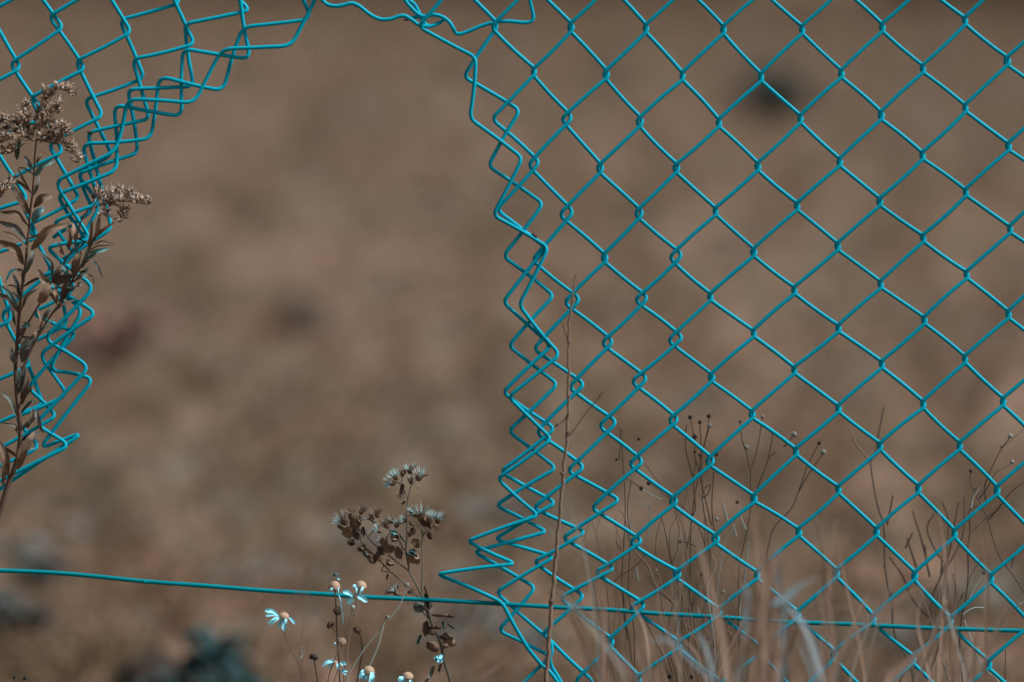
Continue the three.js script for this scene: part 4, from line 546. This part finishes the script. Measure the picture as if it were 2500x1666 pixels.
{ // finer hairs of the same dead weeds, among the mesh right of the stalk
  const r = rng(808), spec = [['sparse hair thin grass stems left of the dense wildflower cluster', 1450, 1560, 1240, M.stemTan, -0.05, 8], ['fine brown hairs of dead grass under the dense wildflower cluster', 1600, 1760, 1200, M.stemBrown, -0.03, 9], ['fine tan hairs of dead grass beside the blurred tussock', 1640, 1820, 1330, M.stemTan, 0.02, 12], ['wispy dead grass under the tension wire near the right edge', 2160, 2420, 1480, M.stemGrey, -0.06, 9]];
  for (const [label, x0, x1, y0, mat, z, n] of spec) {
    const foot = P((x0 + x1) / 2, 2740, z); foot.y = 0;
    const g = thing('grass_wisp', foot, label, 'grass');
    for (let i = 0; i < n; i++) {
      const x = mix(x0, x1, r()), y = y0 + 320 * r() * r() - 20, b = mix(x, (x0 + x1) / 2, 0.25 + 0.5 * r()), k = (r() - 0.5) * 150, j = () => (r() - 0.5) * 26;
      const pts = [[x + k, y + 30 * r()], [x + k * 0.72 + j(), y + 50], [x + k * 0.45 + j(), y + 110], [mix(x, b, 0.4) + k * 0.2 + j(), mix(y, 1700, 0.5)], [mix(x, b, 0.7) + j(), mix(y, 1700, 0.75)], [b, 1700], [mix(b, (x0 + x1) / 2, 0.5), 2300], [mix(b, (x0 + x1) / 2, 0.8), 2740]];
      if (r() < 0.4) part('twig', stemGeo([[x + k * 0.45 + j() * 2, y + 40], [x + k * 0.5, y + 80], [mix(x, b, 0.3) + k * 0.3, mix(y, 1700, 0.3)]], z, 1.2, 1.6, 14, 5), mat, g);
      part('blade', stemGeo(pts, z + (r() - 0.5) * 0.05, 1.3, 2.6, 60, 5), r() < 0.1 ? M.stemPale : mat, g);
    }
  }
}

// blurred grass in front of the fence
function tussock(label, z0, foot, blades, seed) {
  const r = rng(seed), f = P(foot[0], foot[1], z0); f.y = 0;
  const g = thing('grass_tussock', f, label, 'grass');
  for (const [w, mat, ...pts] of blades) {
    const last = pts[pts.length - 1], z = z0 + (r() - 0.5) * 0.12, P0 = (x, y) => P(x, y, z), low = last[1] > 1560;
    const mid = pts.map(([x, y]) => P0(x, y));
    if (low) { const b = mid[mid.length - 1]; mid.push(V(mix(b.x, f.x, 0.45), b.y * 0.45, mix(z, z0, 0.5)), V(mix(b.x, f.x, 0.75), 0, z0 + (r() - 0.5) * 0.05)); }
    part('blade', leafGeo(mid, w * PX * (DIST - z) / DIST * 0.78, { n: 18, fold: 0.35, belly: 0.55, blunt: 0.5, twist: (r() - 0.5) * 0.8, face: V((r() - 0.5) * 0.6, 0.1, 1).normalize(), rand: r }), mat, g);
  }
}
const tanB = std([0.31, 0.213, 0.16], 0.85), paleB = std([0.33, 0.24, 0.19], 0.85), blueB = std([0.25, 0.32, 0.36], 0.75), cyanB = std([0.28, 0.42, 0.49], 0.7), greyB = std([0.26, 0.24, 0.21], 0.85);
tussock('tall tussock of blurred tan grass before the lower middle of the mesh', 0.55, [1830, 2900], [
  [24, tanB, q7(1560, 100), q7(1640, 500), q7(1700, 900), q7(1690, 1568)], [24, tanB, q7(1700, 250), q7(1680, 700), q7(1520, 1200), q7(1350, 1568)], [20, greyB, q7(1620, 1000), q7(1470, 1300), q7(1420, 1568)], [22, tanB, q7(1740, 400), q7(1700, 700), q7(1670, 1100), q7(1640, 1568)], [18, tanB, q7(1050, 220), q7(1130, 480), q7(1200, 750), q7(1270, 1050), q7(1360, 1568)],
  [17, cyanB, q7(1770, 370), q7(1800, 500), q7(1785, 650), q7(1830, 950), q7(1850, 1400), q7(1840, 1568)], [18, cyanB, q7(1960, 720), q7(1850, 820), q7(1760, 880), q7(1730, 900)], [18, blueB, q7(1820, 850), q7(1920, 960), q7(2010, 1080), q7(2120, 1390), q7(2170, 1600)], [20, tanB, q7(1850, 560), q7(1780, 900), q7(1770, 1568)], [18, tanB, q7(1900, 1100), q7(1800, 1350), q7(1760, 1568)], [16, greyB, q7(1540, 1100), q7(1500, 1350), q7(1480, 1568)],
  [10, tanB, q8(460, 90), q8(390, 350), q8(330, 570), q8(270, 780), q8(240, 1000), q8(210, 1600)], [14, tanB, q8(1340, 605), q8(1060, 750), q8(800, 890), q8(640, 1000), q8(480, 1160), q8(390, 1290), q8(240, 1620)], [26, paleB, q8(1225, 1195), q8(1000, 1350), q8(880, 1460), q8(780, 1600)], [16, blueB, q8(165, 655), q8(60, 700), q8(-20, 760), q8(-100, 900), q8(-150, 1568)], [16, blueB, q8(0, 1200), q8(100, 1420), q8(150, 1600)], [7, tanB, q8(720, 868), q8(500, 890), q8(300, 920), q8(130, 940)], [6, tanB, q8(240, 780), q8(180, 920), q8(80, 1010)], [14, greyB, q8(480, 1150), q8(420, 1250), q8(360, 1400), q8(300, 1600)],
  [15, cyanB, q7(1480, 700), q7(1520, 800), q7(1500, 1000), q7(1490, 1568)], [15, tanB, q7(1440, 680), q7(1560, 1000), q7(1600, 1300), q7(1600, 1568)],
  [26, tanB, q7(1830, 430), q7(1760, 560), q7(1660, 1000), q7(1580, 1568)], [22, tanB, q7(1660, 420), q7(1640, 800), q7(1660, 1250), q7(1700, 1568)], [18, paleB, q7(1960, 980), q7(1880, 1200), q7(1830, 1568)], [12, greyB, q7(1580, 600), q7(1640, 560), q7(1700, 480)],
], 61);
{ // thin wisps of pale dry grass spread across the lower right
  const r = rng(909), wisps = (x0, x1, n) => { const out = []; for (let i = 0; i < n; i++) { const x = mix(x0, x1, r()), y = 1230 + 330 * r(), k = (r() - 0.45) * 190, c = (r() - 0.5) * 40; out.push([5 + 6 * r(), [tanB, paleB, tanB, greyB][i % 4], [x + k, y], [x + k * 0.7 + c, y + (1666 - y) * 0.3], [x + k * 0.3 + c * 0.6, y + (1666 - y) * 0.65], [x, 1680]]); } return out; };
  tussock('thin wisps of pale dry grass under the mesh left of the big tussock', 0.28, [1600, 2850], wisps(1440, 1760, 17), 71);
  tussock('thin wisps of pale dry grass in front of the lower right mesh', 0.32, [2120, 2850], wisps(1900, 2420, 20), 72);
}
tussock('blurred bluish grass leaning right in front of the torn mesh corner', 0.5, [1600, 2900], [
  [16, greyB, [1325, 1420], [1365, 1447], [1400, 1475], q7(60, 960), q7(160, 1080), q7(300, 1260), q7(420, 1450), q7(480, 1620)], [15, tanB, q7(-30, 900), q7(0, 1000), q7(100, 1250), q7(200, 1600)], [17, blueB, q7(670, 1215), q7(760, 1195), q7(850, 1200), q7(920, 1250), q7(1060, 1400), q7(1230, 1600)], [15, blueB, q7(1075, 1110), q7(1130, 1220), q7(1170, 1310), q7(1220, 1500), q7(1230, 1640)], [14, greyB, q7(630, 1330), q7(660, 1450), q7(670, 1620)], [13, tanB, q7(540, 1190), q7(600, 1400), q7(640, 1620)], [14, greyB, q7(1300, 1050), q7(1310, 1300), q7(1330, 1620)], [14, tanB, q7(380, 1300), q7(500, 1450), q7(560, 1640)],
], 62);
tussock('faint blurred blades leaning left below the torn mesh', 0.6, [1180, 2900], [
  [9, tanB, [1262, 1598], [1190, 1643], [1150, 1690]], [12, greyB, [1260, 1615], [1270, 1640], [1280, 1690]], [10, greyB, [1215, 1655], [1190, 1672], [1150, 1720]], [9, tanB, D4(1960, 1340), D4(1800, 1450), D4(1600, 1600)],
], 63);
tussock('faint blurred upright blades left of the chamomiles', 0.8, [735, 2900], [
  [13, tanB, [737, 1408], [740, 1450], [742, 1520], [742, 1680]], [9, greyB, [946, 1628], [949, 1650], [952, 1690]], [10, tanB, [722, 1600], [730, 1640], [736, 1700]],
], 64);

scene.traverse((o) => { if (o.isMesh) { o.castShadow = true; o.receiveShadow = true; } });
renderer.render(scene, camera);
